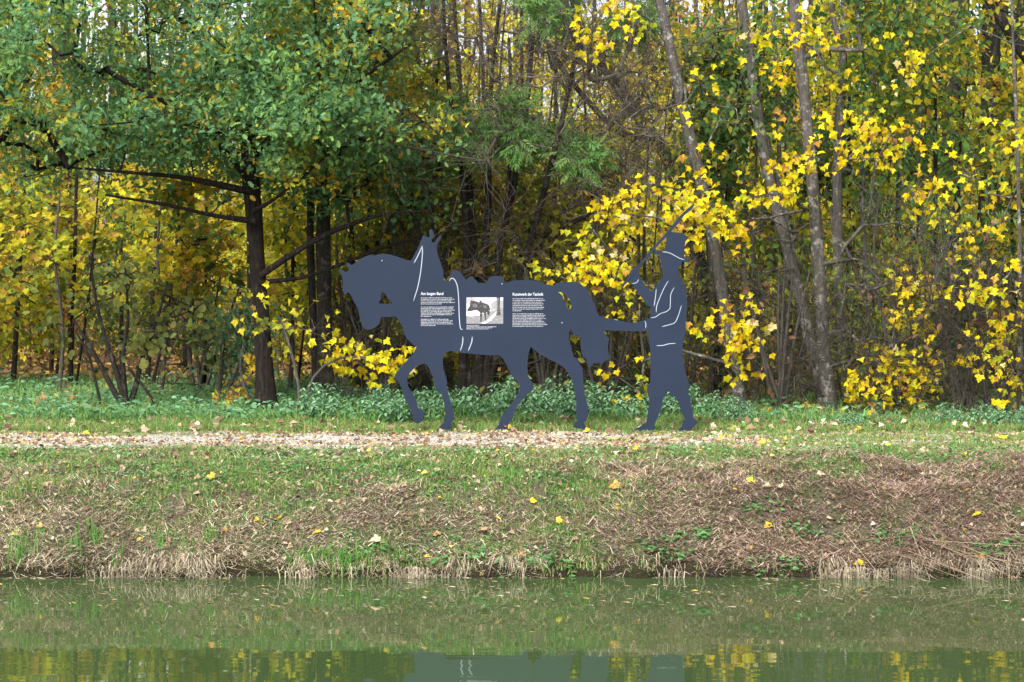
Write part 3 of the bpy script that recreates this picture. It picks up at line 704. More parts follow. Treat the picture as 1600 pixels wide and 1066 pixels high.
def tree(name, label, cat, Y, stems, crowns, bark, group=None, limbs=(), flare=True, tw=None, twig_r=.0035, sides=12, attach=.25, step=.3, twig_tone=(1, 1, 1)):
    """stems/limbs: px polylines with radii (+ lean); crowns: (species, palette, polygon, dY, twigs[, leaf factor])"""
    sp = [stem_px(s[0], Y + (s[2] if len(s) > 2 else 0), s[1]) for s in stems]
    base = sp[0][0][:3].copy(); base[2] = float(ground_z(base[0], base[1]))
    root = empty(name, base, label, cat, group)
    bmb, cmb = MB(), MB(); nodes = []
    for i, s in enumerate(sp):
        P, r = s[:, :3].copy(), s[:, 3].copy()
        if flare:
            hgt = P[:, 2] - P[0, 2]; r *= 1 + .45 * np.exp(-np.maximum(hgt, 0) / .16)
        P[0, 2] -= .12
        tmb = MB(); tube(tmb, P, r, sides, .10, (1, 1, 1), i + int(abs(base[0]) * 7)); tmb.build('trunk', bark, root, base, True)
        nodes.append(P[int(len(P) * attach)::3])
    for l in limbs:
        s = stem_px(l[0], Y, l[1]); lmb = MB(); tube(lmb, s[:, :3], s[:, 3], 8, .12, (1, 1, 1), int(abs(l[0][0][0]))); lmb.build('limb', bark, root, base, True)
        nodes.append(s[2::2, :3])
    nodes = np.concatenate(nodes)
    if crowns:
        T = [sample_poly(c[2], c[4], Y + (c[6] if len(c) > 6 else 0), c[3]) for c in crowns]
        p0, p1, r0, r1, ends, dirs = skeleton(nodes, None, np.concatenate(T), tip=twig_r, step=step)
        prisms(bmb, p0, p1, r0, r1, twig_tone, 5); o = 0
        for c, t in zip(crowns, T):
            e, d = ends[o:o + len(t)], dirs[o:o + len(t)]; o += len(t)
            if c[0] == 'pinnate': pinnate(cmb, bmb, e, d, c[1])
            elif c[0] == 'bare': bare(bmb, e, d, c[1], twig_tone)
            else: foliage(cmb, bmb, e, d, c[0], c[1], c[5] if len(c) > 5 else 1, twig_tone)
    if bmb.n: bmb.build('branches', bark if tw is None else tw, root, base, True)
    if cmb.n: cmb.build('crown', M_OAK if name == 'oak_tree' else M_LEAF, root, base)
    return root

def bare(bmb, ends, dirs, k, tone):
    """leafless brush: each end splits into fine curved twigs"""
    n = len(ends)
    for _ in range(k):
        d = unit(dirs * .8 + rng.normal(0, .6, (n, 3)) + [0, 0, .15]); p = ends; L = rng.uniform(.12, .3, n)
        r = rng.uniform(.0022, .004, n)
        for s in range(4):
            q = p + d * L[:, None]; prisms(bmb, p, q, r, r * .8, tone, 3)
            p = q; d = unit(d + rng.normal(0, .28, (n, 3)) + [0, 0, -.04]); r = r * .8

# the oak
oakpoly = [(-60, -90), (720, -90), (690, 30), (640, 110), (560, 170), (590, 210), (560, 260), (430, 250), (415, 285), (330, 262), (250, 235), (180, 225), (120, 245), (60, 275), (-60, 280)]
tree('oak_tree', 'broad oak with dark furrowed trunk and blue-green leaves at the wood edge', 'tree', 24.1,
     [([(417, 653, 15.5), (413, 560, 14.5), (406, 470, 13.5), (401, 390, 13), (394, 300, 13.5), (388, 210, 11), (392, 110, 9), (402, 0, 7), (408, -120, 4)], .5)],
     [('oak', G_OAK, [(-60, -90), (400, -90), (400, 90), (300, 130), (200, 130), (90, 150), (-60, 190)], 2.2, 390),
      ('oak', G_OAK, [(390, -90), (700, -90), (670, 40), (620, 100), (540, 140), (390, 150)], 2.2, 310),
      ('oak', G_OAK, [(130, 120), (410, 100), (420, 285), (330, 268), (250, 240), (150, 215)], 2.0, 260),
      ('oak', G_OAK, [(400, 110), (560, 140), (610, 200), (650, 190), (660, 215), (560, 262), (410, 285)], 1.8, 230),
      ('oak', G_OAK, [(-60, 170), (120, 160), (190, 225), (120, 262), (-60, 285)], 1.6, 120),
      ('oak', G_OAK, [(410, 230), (560, 230), (620, 260), (540, 330), (430, 300)], 1.4, 46, .8), ('oak', G_OAK, [(570, 170), (700, 190), (710, 300), (640, 345), (560, 290)], 1.4, 60, .7)], M_OAKBARK,
     limbs=[([(390, 300, 6.2), (345, 290, 5.5), (280, 277, 3.9), (205, 270, 2.8), (110, 262, 1.6)], -.8), ([(398, 346, 5.5), (330, 336, 3.5), (260, 320, 2.7), (165, 305, 1.6)], -.5),
            ([(408, 430, 5.5), (445, 405, 5.1), (492, 376, 4.7), (545, 352, 3.5), (600, 335, 2.3), (660, 330, 1.4)], -.6), ([(404, 442, 3.9), (470, 434, 3.1), (520, 418, 3.1), (570, 398, 2.5), (640, 375, 1.6), (690, 378, 1.0)], .5),
            ([(395, 290, 5.5), (350, 235, 4.7), (290, 180, 3.5), (200, 130, 2.3)], -1.2), ([(391, 250, 5.5), (450, 190, 4.3), (540, 140, 3.1), (640, 70, 2.0)], -1), ([(390, 205, 4.7), (340, 100, 3.5), (260, 10, 2.3)], .9),
            ([(391, 150, 4.7), (470, 70, 3.5), (570, -40, 2.3)], 1), ([(396, 330, 3.9), (430, 310, 2.7), (480, 270, 2.0), (520, 235, 1.2)], -1)])

tree('alder_tree', 'grey trunked tree standing behind the oak, close beside its thinner twin', 'tree', 25.3,
     [([(507, 637, 14), (508, 560, 12.5), (506, 450, 12), (505, 330, 11), (503, 200, 9.5), (506, 60, 8), (510, -80, 6)], .3)],
     [('small', Y_OLIVE, [(430, -80), (640, -80), (660, 120), (560, 170), (450, 120)], 1.5, 90)], M_DARKBARK)
tree('alder_tree', 'thin dark stem rising beside the grey trunk behind the oak', 'tree', 25.6,
     [([(497, 630, 7), (492, 540, 6.5), (486, 420, 6), (485, 310, 5.5), (489, 180, 5), (482, -40, 4)], .3)],
     [('small', G_MID, [(420, -60), (560, -60), (560, 130), (430, 150)], 1.4, 50)], M_DARKBARK, attach=.6)

# the many-stemmed dark tree behind the horse's back
tree('ash_tree', 'dark bare stems fanning upward behind the horse back with green feathery leaves', 'tree', 25.4,
     [([(742, 622, 8.8), (745, 540, 7.2), (742, 430, 6.4), (734, 300, 5.6), (722, 170, 4.4), (712, 40, 3.2), (705, -80, 2.4)], .8), ([(722, 620, 6.4), (724, 500, 5.6), (728, 380, 5.2), (720, 260, 4.0), (700, 120, 3.2), (690, -60, 2.4)], -.4),
      ([(752, 622, 8.0), (760, 500, 7.2), (778, 400, 6.4), (800, 300, 5.6), (818, 200, 4.8), (830, 80, 4.0), (836, -60, 3.2)], 1), ([(748, 622, 7.2), (752, 470, 6.4), (762, 330, 5.6), (764, 220, 4.4), (770, 100, 3.2), (790, -60, 2.4)], .1),
      ([(756, 624, 7.2), (790, 500, 6.4), (822, 400, 5.6), (850, 300, 4.8), (880, 180, 4.0), (905, 60, 2.9)], -.3), ([(738, 624, 5.6), (716, 500, 5.2), (690, 400, 4.0), (668, 300, 3.2), (655, 200, 2.4)], .2),
      ([(762, 624, 4.8), (800, 470, 4.4), (850, 380, 4.0), (930, 330, 3.2), (985, 310, 2.0)], .4), ([(757, 622, 5.6), (772, 460, 5.2), (790, 330, 4.0), (800, 200, 3.2), (795, 60, 2.4)], -.8)],
     [('pinnate', G_ASH, [(690, 150), (760, 115), (830, 165), (870, 195), (950, 205), (935, 255), (850, 268), (770, 250), (690, 235)], 1.2, 165),
      ('pinnate', G_ASH, [(810, -60), (900, -60), (900, 30), (860, 60), (815, 45)], .8, 70), ('pinnate', G_ASH, [(955, 15), (1020, 10), (1020, 50), (960, 52)], .6, 34),
      ('bare', 4, [(600, -60), (1010, -60), (1000, 260), (960, 330), (860, 400), (700, 440), (610, 420)], 1.8, 520), ('bare', 3, [(850, 60), (1020, 90), (1040, 330), (860, 390)], 1.3, 260)],
     M_DARKBARK, attach=.12, tw=M_TWIG, twig_tone=(1.5, 1.4, 1.3))

# the leaning stems on the right
tree('maple_tree', 'slender leaning maple whose yellow leaves hang around the man in the top hat', 'tree', 24.2,
     [([(1162, 652, 10), (1150, 590, 9), (1131, 480, 9), (1114, 370, 9), (1096, 285, 9.5), (1070, 180, 9), (1046, 70, 8), (1022, -40, 7)], .3)],
     [('maple', Y_BRIGHT, [(850, 365), (930, 330), (960, 290), (1030, 265), (1110, 290), (1170, 320), (1170, 390), (1110, 410), (1040, 360), (960, 390), (905, 385)], .55, 48, 1, -.5),
      ('maple', Y_BRIGHT, [(905, 395), (980, 385), (985, 425), (950, 440), (905, 440)], .3, 16, 1, -.6),
      ('maple', Y_BRIGHT, [(850, 420), (905, 415), (925, 450), (880, 460)], .3, 5, 1, -.6),
      ('maple', Y_BRIGHT, [(1080, 500), (1110, 440), (1150, 450), (1200, 560), (1190, 590), (1100, 590), (1080, 560)], .4, 19, 1, -.5),
      ('maple', Y_BRIGHT, [(970, 450), (1010, 470), (1020, 500), (950, 500)], .2, 5, 1, -.5), ('maple', Y_BRIGHT, [(960, 585), (1015, 560), (1015, 610), (970, 612)], .3, 5, .7, -.4),
      ('maple', Y_BRIGHT, [(915, -30), (1005, -30), (1000, 85), (945, 90), (910, 40)], .5, 14, 1, -.4), ('maple', Y_BRIGHT, [(1060, 140), (1120, 110), (1140, 240), (1080, 240)], .6, 8, .8, -.2),
      ('bare', 2, [(960, -60), (1200, -60), (1200, 230), (980, 200)], 1.0, 40)], M_GREYBARK, attach=.1)
tree('maple_tree', 'grey lichened trunk bending left as it rises beside the straight trunk', 'tree', 25.2,
     [([(1290, 632, 10.3), (1272, 560, 9.5), (1246, 450, 9.0), (1214, 330, 9.0), (1190, 220, 8.6), (1174, 110, 8.2), (1154, -30, 7.7)], .4), ([(1285, 600, 6.0), (1262, 520, 5.2), (1235, 380, 5.2), (1205, 240, 4.3), (1160, 120, 3.4)], .9, .5)],
     [('maple', Y_BRIGHT, [(1160, 60), (1290, 50), (1310, 150), (1250, 200), (1170, 160)], .7, 16, .9, -.7), ('maple', Y_BRIGHT, [(1190, 200), (1270, 200), (1290, 330), (1200, 300)], .6, 10, .8, -.8),
      ('maple', Y_BRIGHT, [(1130, 280), (1260, 270), (1260, 330), (1160, 330)], .6, 12, .9, -.6), ('small', G_MID, [(1060, 50), (1240, 20), (1250, 200), (1080, 240)], 1.0, 70, 1, 1.2), ('bare', 3, [(1130, 330), (1290, 330), (1300, 620), (1140, 620)], 1.0, 80)], M_GREYBARK, attach=.1)
tree('maple_tree', 'straight grey trunk with lichen patches rising full height right of the man', 'tree', 24.6,
     [([(1296, 642, 12.0), (1287, 540, 10.8), (1280, 430, 9.9), (1270, 290, 9.5), (1257, 150, 9.0), (1242, 20, 8.6), (1236, -70, 7.7)], .2)],
     [('maple', Y_BRIGHT, [(1290, 170), (1350, 150), (1380, 270), (1300, 250)], .7, 12, .9, -.7), ('maple', Y_BRIGHT, [(1310, 620), (1320, 540), (1400, 530), (1470, 550), (1440, 620), (1340, 640)], .5, 46, .9, -.6),
      ('maple', Y_BRIGHT, [(1380, 480), (1400, 430), (1470, 420), (1480, 560), (1420, 530)], .5, 17, 1, -.6), ('maple', Y_BRIGHT, [(1340, 180), (1450, 160), (1480, 260), (1440, 330), (1360, 290)], .8, 18, .8, -.5),
      ('small', G_MID, [(1300, -40), (1470, -40), (1490, 130), (1310, 150)], 1.0, 90, 1, 1.0), ('bare', 3, [(1290, 300), (1480, 300), (1480, 640), (1290, 640)], .9, 110)], M_GREYBARK, attach=.1)
tree('maple_tree', 'dull grey stem just behind and right of the straight lichened trunk', 'tree', 26.2,
     [([(1322, 625, 8.6), (1313, 520, 8.2), (1309, 390, 8.2), (1308, 260, 7.7), (1316, 120, 6.9), (1322, -50, 6.0)], .2), ([(1320, 90, 4.3), (1300, 20, 4.3), (1290, -60, 3.4)], .1)],
     [('hang', G_ASH, [(1330, 200), (1560, 200), (1560, 360), (1340, 370)], .9, 70), ('small', Y_MID, [(1240, -40), (1420, -40), (1440, 140), (1260, 140)], 1.3, 80)], M_GREYBARK, flare=False)
for px, top, r, lab in [(1225, 1205, 4, 'thin grey pole stem between the two lichened trunks'), (1352, 1372, 3.6, 'thin pale pole stem right of the dull grey stem'), (1445, 1430, 3.4, 'thin crooked pole stem below the thin conifer'), (1108, 1085, 3.4, 'thin pole stem just right of the top hat')]:
    tree('maple_tree', lab, 'tree', 26.6, [([(px, 645, r), (px + 6, 480, r * .95), (px - 5, 320, r * .9), ((px + top) / 2, 160, r * .8), (top, -60, r * .6)], .3)], [('small', LIME, [(top - 60, -60), (top + 60, -60), (px + 70, 240), (px - 60, 240)], 1.0, 36)], M_GREYBARK, flare=False, sides=8)
tree('maple_sapling', 'thin maple sapling hung with yellow leaves at the right end of the wood edge', 'sapling', 23.6,
     [([(1592, 660, 4), (1594, 520, 3.6), (1593, 380, 3.2), (1590, 240, 2.8), (1584, 90, 2.2), (1580, -30, 1.6)], .1)],
     [('maple', Y_BRIGHT, [(1490, 430), (1620, 380), (1620, 620), (1540, 620), (1500, 560)], .5, 38, .8), ('maple', Y_BRIGHT, [(1440, 210), (1640, 120), (1640, 380), (1520, 390)], .7, 27, .8), ('maple', Y_BRIGHT, [(1360, 10), (1640, -20), (1640, 120), (1400, 130)], .8, 9, .8),
      ('maple', [(1, (.30, .33, .03))], [(1540, 130), (1650, 130), (1650, 260), (1560, 260)], .6, 14)], M_GREYBARK, attach=.1, flare=False)
tree('fallen_limb_tree', 'dark half-toppled trunk slanting up to the left high behind the sign', 'tree', 28.5,
     [([(1150, 640, 12), (1110, 470, 11), (1062, 300, 10.5), (1030, 225, 10), (985, 165, 9.5), (945, 105, 9), (905, 65, 8), (860, -10, 6)], .6)],
     [('bare', 3, [(850, -60), (1100, -60), (1100, 230), (960, 250)], 1.4, 70), ('small', Y_OCHRE, [(950, 40), (1120, 0), (1140, 190), (1010, 220)], 1.4, 50)], M_DARKBARK, limbs=[([(1030, 225, 6), (960, 200, 5), (880, 110, 4), (840, 40, 3)], -.6)])
for i, (px, r, lab, dy) in enumerate([(1487, 15, 'stout dark conifer trunk deep in the wood on the right, first of three', 0), (1548, 17, 'thickest dark conifer trunk deep in the wood on the right', 1.5), (1425, 8, 'thin dark conifer trunk left of the stout ones in the wood', 3)]):
    Yc = 30.5 + dy
    tree('conifer_tree', lab, 'tree', Yc, [([(px + 4, 600, r), (px, 400, r * .95), (px - 2, 200, r * .9), (px + 2, 0, r * .85), (px, -140, r * .7)], .1)],
         [('small', DARKGREEN, [(px - 90, -120), (px + 90, -120), (px + 100, 60), (px - 80, 90)], 1.5, 60), ('bare', 2, [(px - 70, 100), (px + 70, 100), (px + 70, 420), (px - 70, 420)], 1, 40)], M_DARKBARK, 'dark conifers at the right')
tree('beech_tree', 'dark limb slanting down from the top right corner of the view', 'tree', 25.5,
     [([(1700, 660, 18), (1690, 420, 17), (1668, 240, 15), (1630, 130, 12), (1590, 70, 9), (1552, 10, 8), (1510, -70, 6)], .2)],
     [('round', Y_MID, [(1480, -60), (1680, -60), (1680, 80), (1500, 60)], 1.2, 60), ('small', MIXED, [(1520, 200), (1700, 200), (1700, 480), (1540, 480)], 1.2, 60)], M_DARKBARK)

# low maples and shrubs along the edge, left half
tree('maple_sapling', 'small maple sapling with bright yellow leaves beside the horse chest', 'sapling', 23.6,
     [([(470, 645, 3), (466, 600, 2.6), (455, 550, 2.2), (440, 500, 1.8)], .1), ([(474, 645, 2.5), (490, 590, 2.2), (530, 560, 1.8), (600, 560, 1.2)], -.1)],
     [('maple', Y_BRIGHT, [(520, 555), (565, 538), (620, 545), (622, 580), (580, 582), (530, 572)], .3, 20), ('maple', [(.6, (.55, .50, .03)), (.4, (.36, .38, .04))], [(430, 470), (500, 480), (545, 545), (480, 560), (420, 520)], .5, 9, .5),
      ('maple', Y_MID, [(385, 480), (440, 480), (440, 545), (390, 550)], .4, 5, .6)], M_TWIG, attach=.1, flare=False)
tree('maple_sapling', 'tiny yellow maple seedling at the foot of the oak', 'sapling', 24.7,
     [([(392, 655, 2.2), (388, 620, 2), (375, 580, 1.6), (380, 540, 1.2)], .1)],
     [('maple', [(.6, (.60, .44, .03)), (.4, (.50, .28, .04))], [(335, 625), (360, 590), (390, 550), (450, 555), (445, 590), (400, 610), (385, 645), (340, 645)], .3, 18, .6)], M_TWIG, attach=.1, flare=False)
tree('hazel_shrub', 'olive leaved hazel shrub with forked dark stems left of the oak', 'shrub', 24.6,
     [([(196, 640, 5), (180, 615, 4.5), (162, 580, 4), (140, 540, 3), (115, 500, 2)], .3), ([(197, 640, 5), (185, 590, 4.5), (165, 530, 3.5), (150, 470, 2.5), (140, 400, 1.6)], -.2), ([(200, 640, 5), (212, 605, 4.5), (222, 560, 3.5), (245, 500, 2.5), (262, 440, 1.6)], .2),
      ([(198, 640, 4), (192, 560, 3.5), (200, 500, 2.5), (195, 420, 1.6)], -.4), ([(160, 640, 2.5), (150, 600, 2.2), (140, 560, 2), (120, 520, 1.4)], 0), ([(250, 640, 2.5), (225, 605, 2.2), (205, 580, 2)], 0)],
     [('round', OLIVE, [(60, 500), (110, 430), (200, 400), (300, 420), (340, 480), (330, 560), (250, 560), (160, 560), (90, 560)], .9, 62)], M_DARKBARK, attach=.3, flare=False)
tree('elder_shrub', 'green leafy elder bush just left of the oak trunk', 'shrub', 26.0,
     [([(340, 630, 4), (345, 580, 3.5), (350, 530, 2.5), (360, 490, 1.6)], .1), ([(345, 630, 4), (370, 580, 3), (385, 540, 2)], .1)], [('hang', [(.7, (.13, .27, .15)), (.3, (.18, .30, .16))], [(330, 480), (400, 460), (410, 570), (340, 580)], .6, 46)], M_TWIG, flare=False)
for px, base, top, lab in [(600, 640, 470, 'bare brushy shrub under the horse chin'), (860, 640, 420, 'bare brushy shrub behind the horse belly'), (950, 645, 440, 'bare brushy shrub between the horse tail and the man'), (655, 635, 330, 'tall bare brush behind the horse neck'),
                           (1215, 650, 420, 'bare brushy shrub at the foot of the leaning maple'), (1400, 655, 430, 'grey bare brush under the yellow maple leaves'), (1500, 655, 400, 'grey bare brush below the stout conifer trunks'), (1560, 660, 420, 'bare brush beside the thin right-hand sapling'),
                           (1070, 640, 400, 'bare brushy shrub behind the man figure'), (310, 625, 430, 'bare brushy shrub between hazel and oak'), (560, 620, 380, 'bare brush behind the horse head')]:
    Yb = on_ground(px, base)[1] + .3
    st = [([(px + random.uniform(-15, 15), base + 6, 3.5), (px + dx * .5, base - (base - top) * .5, 2.6), (px + dx, top, 1.3)], random.uniform(-.5, .8)) for dx in np.linspace(-60, 60, 6) + rng.normal(0, 10, 6)]
    w = 75; pal = BROWN if px > 1150 else OLIVE
    tree('bare_shrub', lab, 'shrub', Yb, st, [('bare', 4, [(px - w, base - 20), (px - w * 1.2, top + 40), (px, top - 30), (px + w * 1.2, top + 40), (px + w, base - 20)], .8, 95),
         ('small', pal, [(px - w, base - 20), (px - w, top), (px + w, top), (px + w, base - 20)], .7, 6 if px > 1150 else 12, .5)], M_TWIG, flare=False, attach=.15, sides=6, twig_tone=(.75, .72, .66))

for px, Yu, poly, pal, n, lab in [(1370, 26.3, [(1290, 380), (1420, 360), (1440, 645), (1290, 645)], LIME, 90, 'lime green understory sapling just behind the grey stem'), (1460, 26.8, [(1400, 330), (1520, 340), (1530, 650), (1400, 650)], LIME, 90, 'lime green understory sapling below the thin conifer'),
                             (1550, 27.2, [(1490, 380), (1640, 360), (1640, 650), (1490, 650)], LIME, 60, 'lime and yellow understory sapling at the far right'), (1220, 27.0, [(1110, 320), (1290, 320), (1290, 640), (1110, 640)], LIME, 120, 'lime green understory sapling beyond the leaning maple'),
                             (1180, 26.4, [(1060, 150), (1180, 130), (1180, 300), (1080, 320)], G_MID, 70, 'bushy green sapling high between the two leaning stems'), (955, 27.2, [(880, 440), (1060, 420), (1050, 620), (890, 620)], LIME, 60, 'olive green thicket between horse tail and man'),
                             (90, 28.0, [(-20, 300), (150, 280), (160, 520), (-20, 540)], Y_MID, 26, 'bright yellow sapling at the left clearing'), (250, 27.4, [(170, 300), (370, 320), (370, 470), (180, 470)], Y_OLIVE, 26, 'olive yellow sapling under the left oak limbs'), (450, 27.6, [(420, 330), (500, 330), (500, 600), (420, 600)], LIME, 34, 'lime green sapling between oak and grey twin trunks'),
                             (640, 27.5, [(520, 330), (680, 240), (700, 380), (600, 400)], LIME, 50, 'olive sapling above the horse head'),
                             (830, 27.0, [(690, 270), (960, 260), (960, 420), (860, 470), (700, 470)], YLIME, 90, 'yellow-green sapling showing between the dark stems behind the horse back'), (700, 27.4, [(640, 420), (800, 420), (800, 620), (640, 620)], YLIME, 50, 'yellow-green thicket behind the horse forelegs'),
                             (860, 27.8, [(800, 540), (900, 540), (900, 630), (800, 630)], YLIME, 26, 'yellow-green thicket seen between the horse hind legs'), (530, 27.3, [(480, 320), (570, 320), (620, 560), (500, 620)], YLIME, 60, 'yellow-green sapling just left of the horse muzzle'),
                             (1010, 27.6, [(870, 80), (1040, 60), (1050, 300), (900, 320)], YLIME, 50, 'yellow-green sapling high above the whip')]:
    tree('understory_sapling', lab, 'sapling', Yu, [([(px, 640, 4), (px + 8, 520, 3.4), (px - 4, 400, 2.6), (px + 4, 300 if poly[0][1] > 250 else 200, 1.6)], .2)], [('small' if px != 250 and px != 90 else 'maple_far', pal, poly, 1.0, n, .8) if pal is not YLIME else ('small_far', pal, poly, 1.0, n)], M_TWIG, flare=False, attach=.15, sides=6)

# the wood behind: individual trees in three ranks
def place_word(px):
    for lim, w in ((-30, 'beyond the left end of the verge'), (60, 'at the far left'), (150, 'behind the left clearing'), (240, 'behind the hazel'), (330, 'between hazel and oak'), (430, 'right behind the oak'), (530, 'behind the grey twin trunks'), (620, 'behind the horse head'), (700, 'behind the horse neck'),
                   (790, 'behind the horse back'), (880, 'behind the horse rump'), (960, 'behind the horse tail'), (1040, 'behind the whip'), (1120, 'behind the top hat'), (1200, 'beyond the leaning maple'), (1290, 'beyond the straight lichened trunk'), (1370, 'right of the lichened trunks'),
                   (1450, 'left of the conifer trunks'), (1530, 'between the conifer trunks'), (1640, 'at the far right')):
        if px < lim: return w
    return 'past the thin right-hand sapling'
PALS = {'yellow': (Y_MID, 'yellow leaved'), 'olive': (Y_OLIVE, 'olive leaved'), 'ochre': (Y_OCHRE, 'ochre leaved'), 'green': (G_MID, 'green leaved'), 'copper': (COPPER, 'copper leaved'), 'mixed': (MIXED, 'green and yellow leaved')}
def wood(rank, Yr, lst, per, leafsp, hi):
    for (px, pal, y0, y1, w) in lst:
        Yt = Yr + random.uniform(-1.6, 1.6); r = random.uniform(2.4, 5.2) * 30 / Yr
        zb = float(ground_z((px - 800) / F * Yt, Yt)); pb = YH + (H - zb) * F / Yt
        k = random.uniform(-18, 18)
        st = [([(px, pb, r), (px + k * .4, pb - 120, r * .9), (px + k, 280, r * .75), (px + k * .5, 100, r * .55), (px - k, hi, r * .3)], random.uniform(-.6, .6))]
        if random.random() < .5: st.append(([(px + 8, pb, r * .6), (px + 20 + k, pb - 150, r * .5), (px + 42 + k, 200, r * .35), (px + 60, 40, r * .2)], random.uniform(-.8, .8)))
        cr = []
        ys = np.linspace(y0, y1, max(2, int((y1 - y0) / 45)))
        for a, b in zip(ys[:-1], ys[1:]):                      # layered sprays with gaps between the tiers
            ww = w * random.uniform(.6, 1.1); cx = px + random.uniform(-.35, .35) * w
            cr.append((leafsp, PALS[pal][0], [(cx - ww, a + 10), (cx - ww * .3, a), (cx + ww, a + 12), (cx + ww * .9, b - 4), (cx, b + 6), (cx - ww * .8, b)], 1.6, max(4, int(per * (b - a) / 45 * ww / w))))
        tree('woodland_tree', f'{PALS[pal][1]} {rank} tree in the wood {place_word(px)}', 'tree', Yt, st, cr, random.choice((M_DARKBARK, M_DARKBARK, M_OAKBARK)), f'{PALS[pal][1]} {rank} trees in the wood {place_word(px)}', flare=False, sides=7, attach=.3, step=.45)
wood('nearer', 28.5, [(20, 'olive', 260, 540, 65), (110, 'yellow', 290, 420, 55), (230, 'yellow', 260, 480, 60), (320, 'mixed', 270, 440, 50), (455, 'yellow', 230, 480, 55), (560, 'olive', 260, 470, 60), (640, 'olive', 90, 360, 60), (690, 'yellow', 240, 560, 60), (750, 'olive', 260, 540, 55), (815, 'yellow', 250, 560, 60), (905, 'yellow', 230, 500, 50), (590, 'yellow', 20, 200, 60),
                      (870, 'olive', 330, 560, 60), (1000, 'olive', 420, 600, 60), (1180, 'yellow', 230, 440, 60), (1240, 'green', 180, 420, 60), (1390, 'green', 20, 300, 70), (1120, 'green', 80, 290, 60), (1330, 'olive', 260, 500, 60), (1500, 'mixed', 40, 300, 80), (1590, 'green', 250, 560, 60), (1720, 'yellow', 200, 560, 80), (1830, 'olive', 160, 560, 80), (-120, 'olive', 220, 560, 80), (-220, 'yellow', 160, 560, 80), (1460, 'green', 380, 600, 50)], 15, 'maple_far', -120)
wood('middle', 34.5, [(-40, 'yellow', 120, 560, 90), (80, 'ochre', 100, 420, 80), (110, 'copper', 380, 500, 40), (190, 'green', 220, 520, 70), (290, 'yellow', 120, 500, 80), (390, 'yellow', 220, 560, 80), (500, 'yellow', 150, 540, 80), (600, 'yellow', 20, 480, 80), (690, 'olive', 150, 540, 80), (790, 'yellow', 120, 520, 80),
                      (830, 'olive', 330, 580, 80), (930, 'yellow', 60, 330, 80), (980, 'yellow', 200, 560, 80), (1060, 'yellow', 60, 420, 80), (1150, 'ochre', 20, 400, 80), (1250, 'mixed', 20, 420, 80), (1340, 'yellow', 20, 440, 80), (1430, 'mixed', 0, 420, 80), (1530, 'yellow', 60, 440, 80), (1620, 'mixed', -20, 500, 80), (1740, 'yellow', 20, 540, 90), (1850, 'olive', 20, 540, 90), (-150, 'olive', 60, 540, 90)], 15, 'small', -160)
wood('far', 42, [(-80, 'yellow', 40, 540, 110), (40, 'olive', 60, 520, 100), (150, 'yellow', 100, 540, 100), (260, 'olive', 120, 560, 100), (370, 'yellow', 40, 540, 100), (480, 'olive', 80, 560, 100), (570, 'yellow', 60, 540, 100), (670, 'ochre', 0, 520, 100), (770, 'yellow', -20, 540, 100), (860, 'yellow', 10, 560, 100),
                 (950, 'ochre', 90, 560, 100), (1040, 'yellow', 20, 540, 100), (1140, 'yellow', -20, 540, 100), (1240, 'ochre', 20, 560, 100), (1330, 'olive', 0, 540, 100), (1420, 'yellow', 30, 560, 100), (1520, 'olive', 20, 560, 100), (1620, 'yellow', 0, 560, 100), (1700, 'olive', 0, 560, 100), (1820, 'yellow', 0, 560, 110), (-200, 'olive', 0, 560, 110)], 17, 'maple_far', -160)

# the wood goes on as one mass beyond the trees one can tell apart
mb = MB(); n = 1500
Yf = rng.uniform(50, 74, n); X = rng.uniform(-.36, .36, n) * Yf; Z = rng.uniform(1.0, 1.0 + 10.5 * rng.random(n) ** .55, n)
keep = fbm(X * .35, Z * .5, 81) > .33 * np.clip(Z / 6, 0, 1); X, Yf, Z = X[keep], Yf[keep], Z[keep]; n = len(X)
e = np.column_stack([X, Yf, Z]); per = 38
pos = np.repeat(e, per, 0) + rng.normal(0, .55, (n * per, 3)) * [1.2, 1, .7]
inst(mb, SIMPLE, pos, unit(rng.normal(0, .8, pos.shape) + [0, 0, -.3]), unit(rng.normal(0, .6, pos.shape) + [0, -.6, .5]), rng.uniform(.12, .24, len(pos)),
     np.repeat(np.where((fbm(X * .2, Z * .3, 83) > .5)[:, None], pick(Y_MID, n), pick(Y_OLIVE, n)), per, 0) * (1 + .2 * rng.standard_normal((len(pos), 1))).clip(.5, 1.6))
k = 150; Xt = rng.uniform(-.36, .36, k); Yt = rng.uniform(50, 74, k); Xt *= Yt; p0 = np.column_stack([Xt, Yt, np.full(k, .6)]); p1 = p0 + np.column_stack([rng.normal(0, .5, k), rng.normal(0, .5, k), np.full(k, 12.)])
prisms(mb, p0, p1, rng.uniform(.07, .2, k), rng.uniform(.04, .08, k), (.06, .052, .045), 7)
tag(mb.build('far_wood', M_LEAF), 'far yellow and olive wood closing the view behind all the trees', 'woodland', kind='stuff')
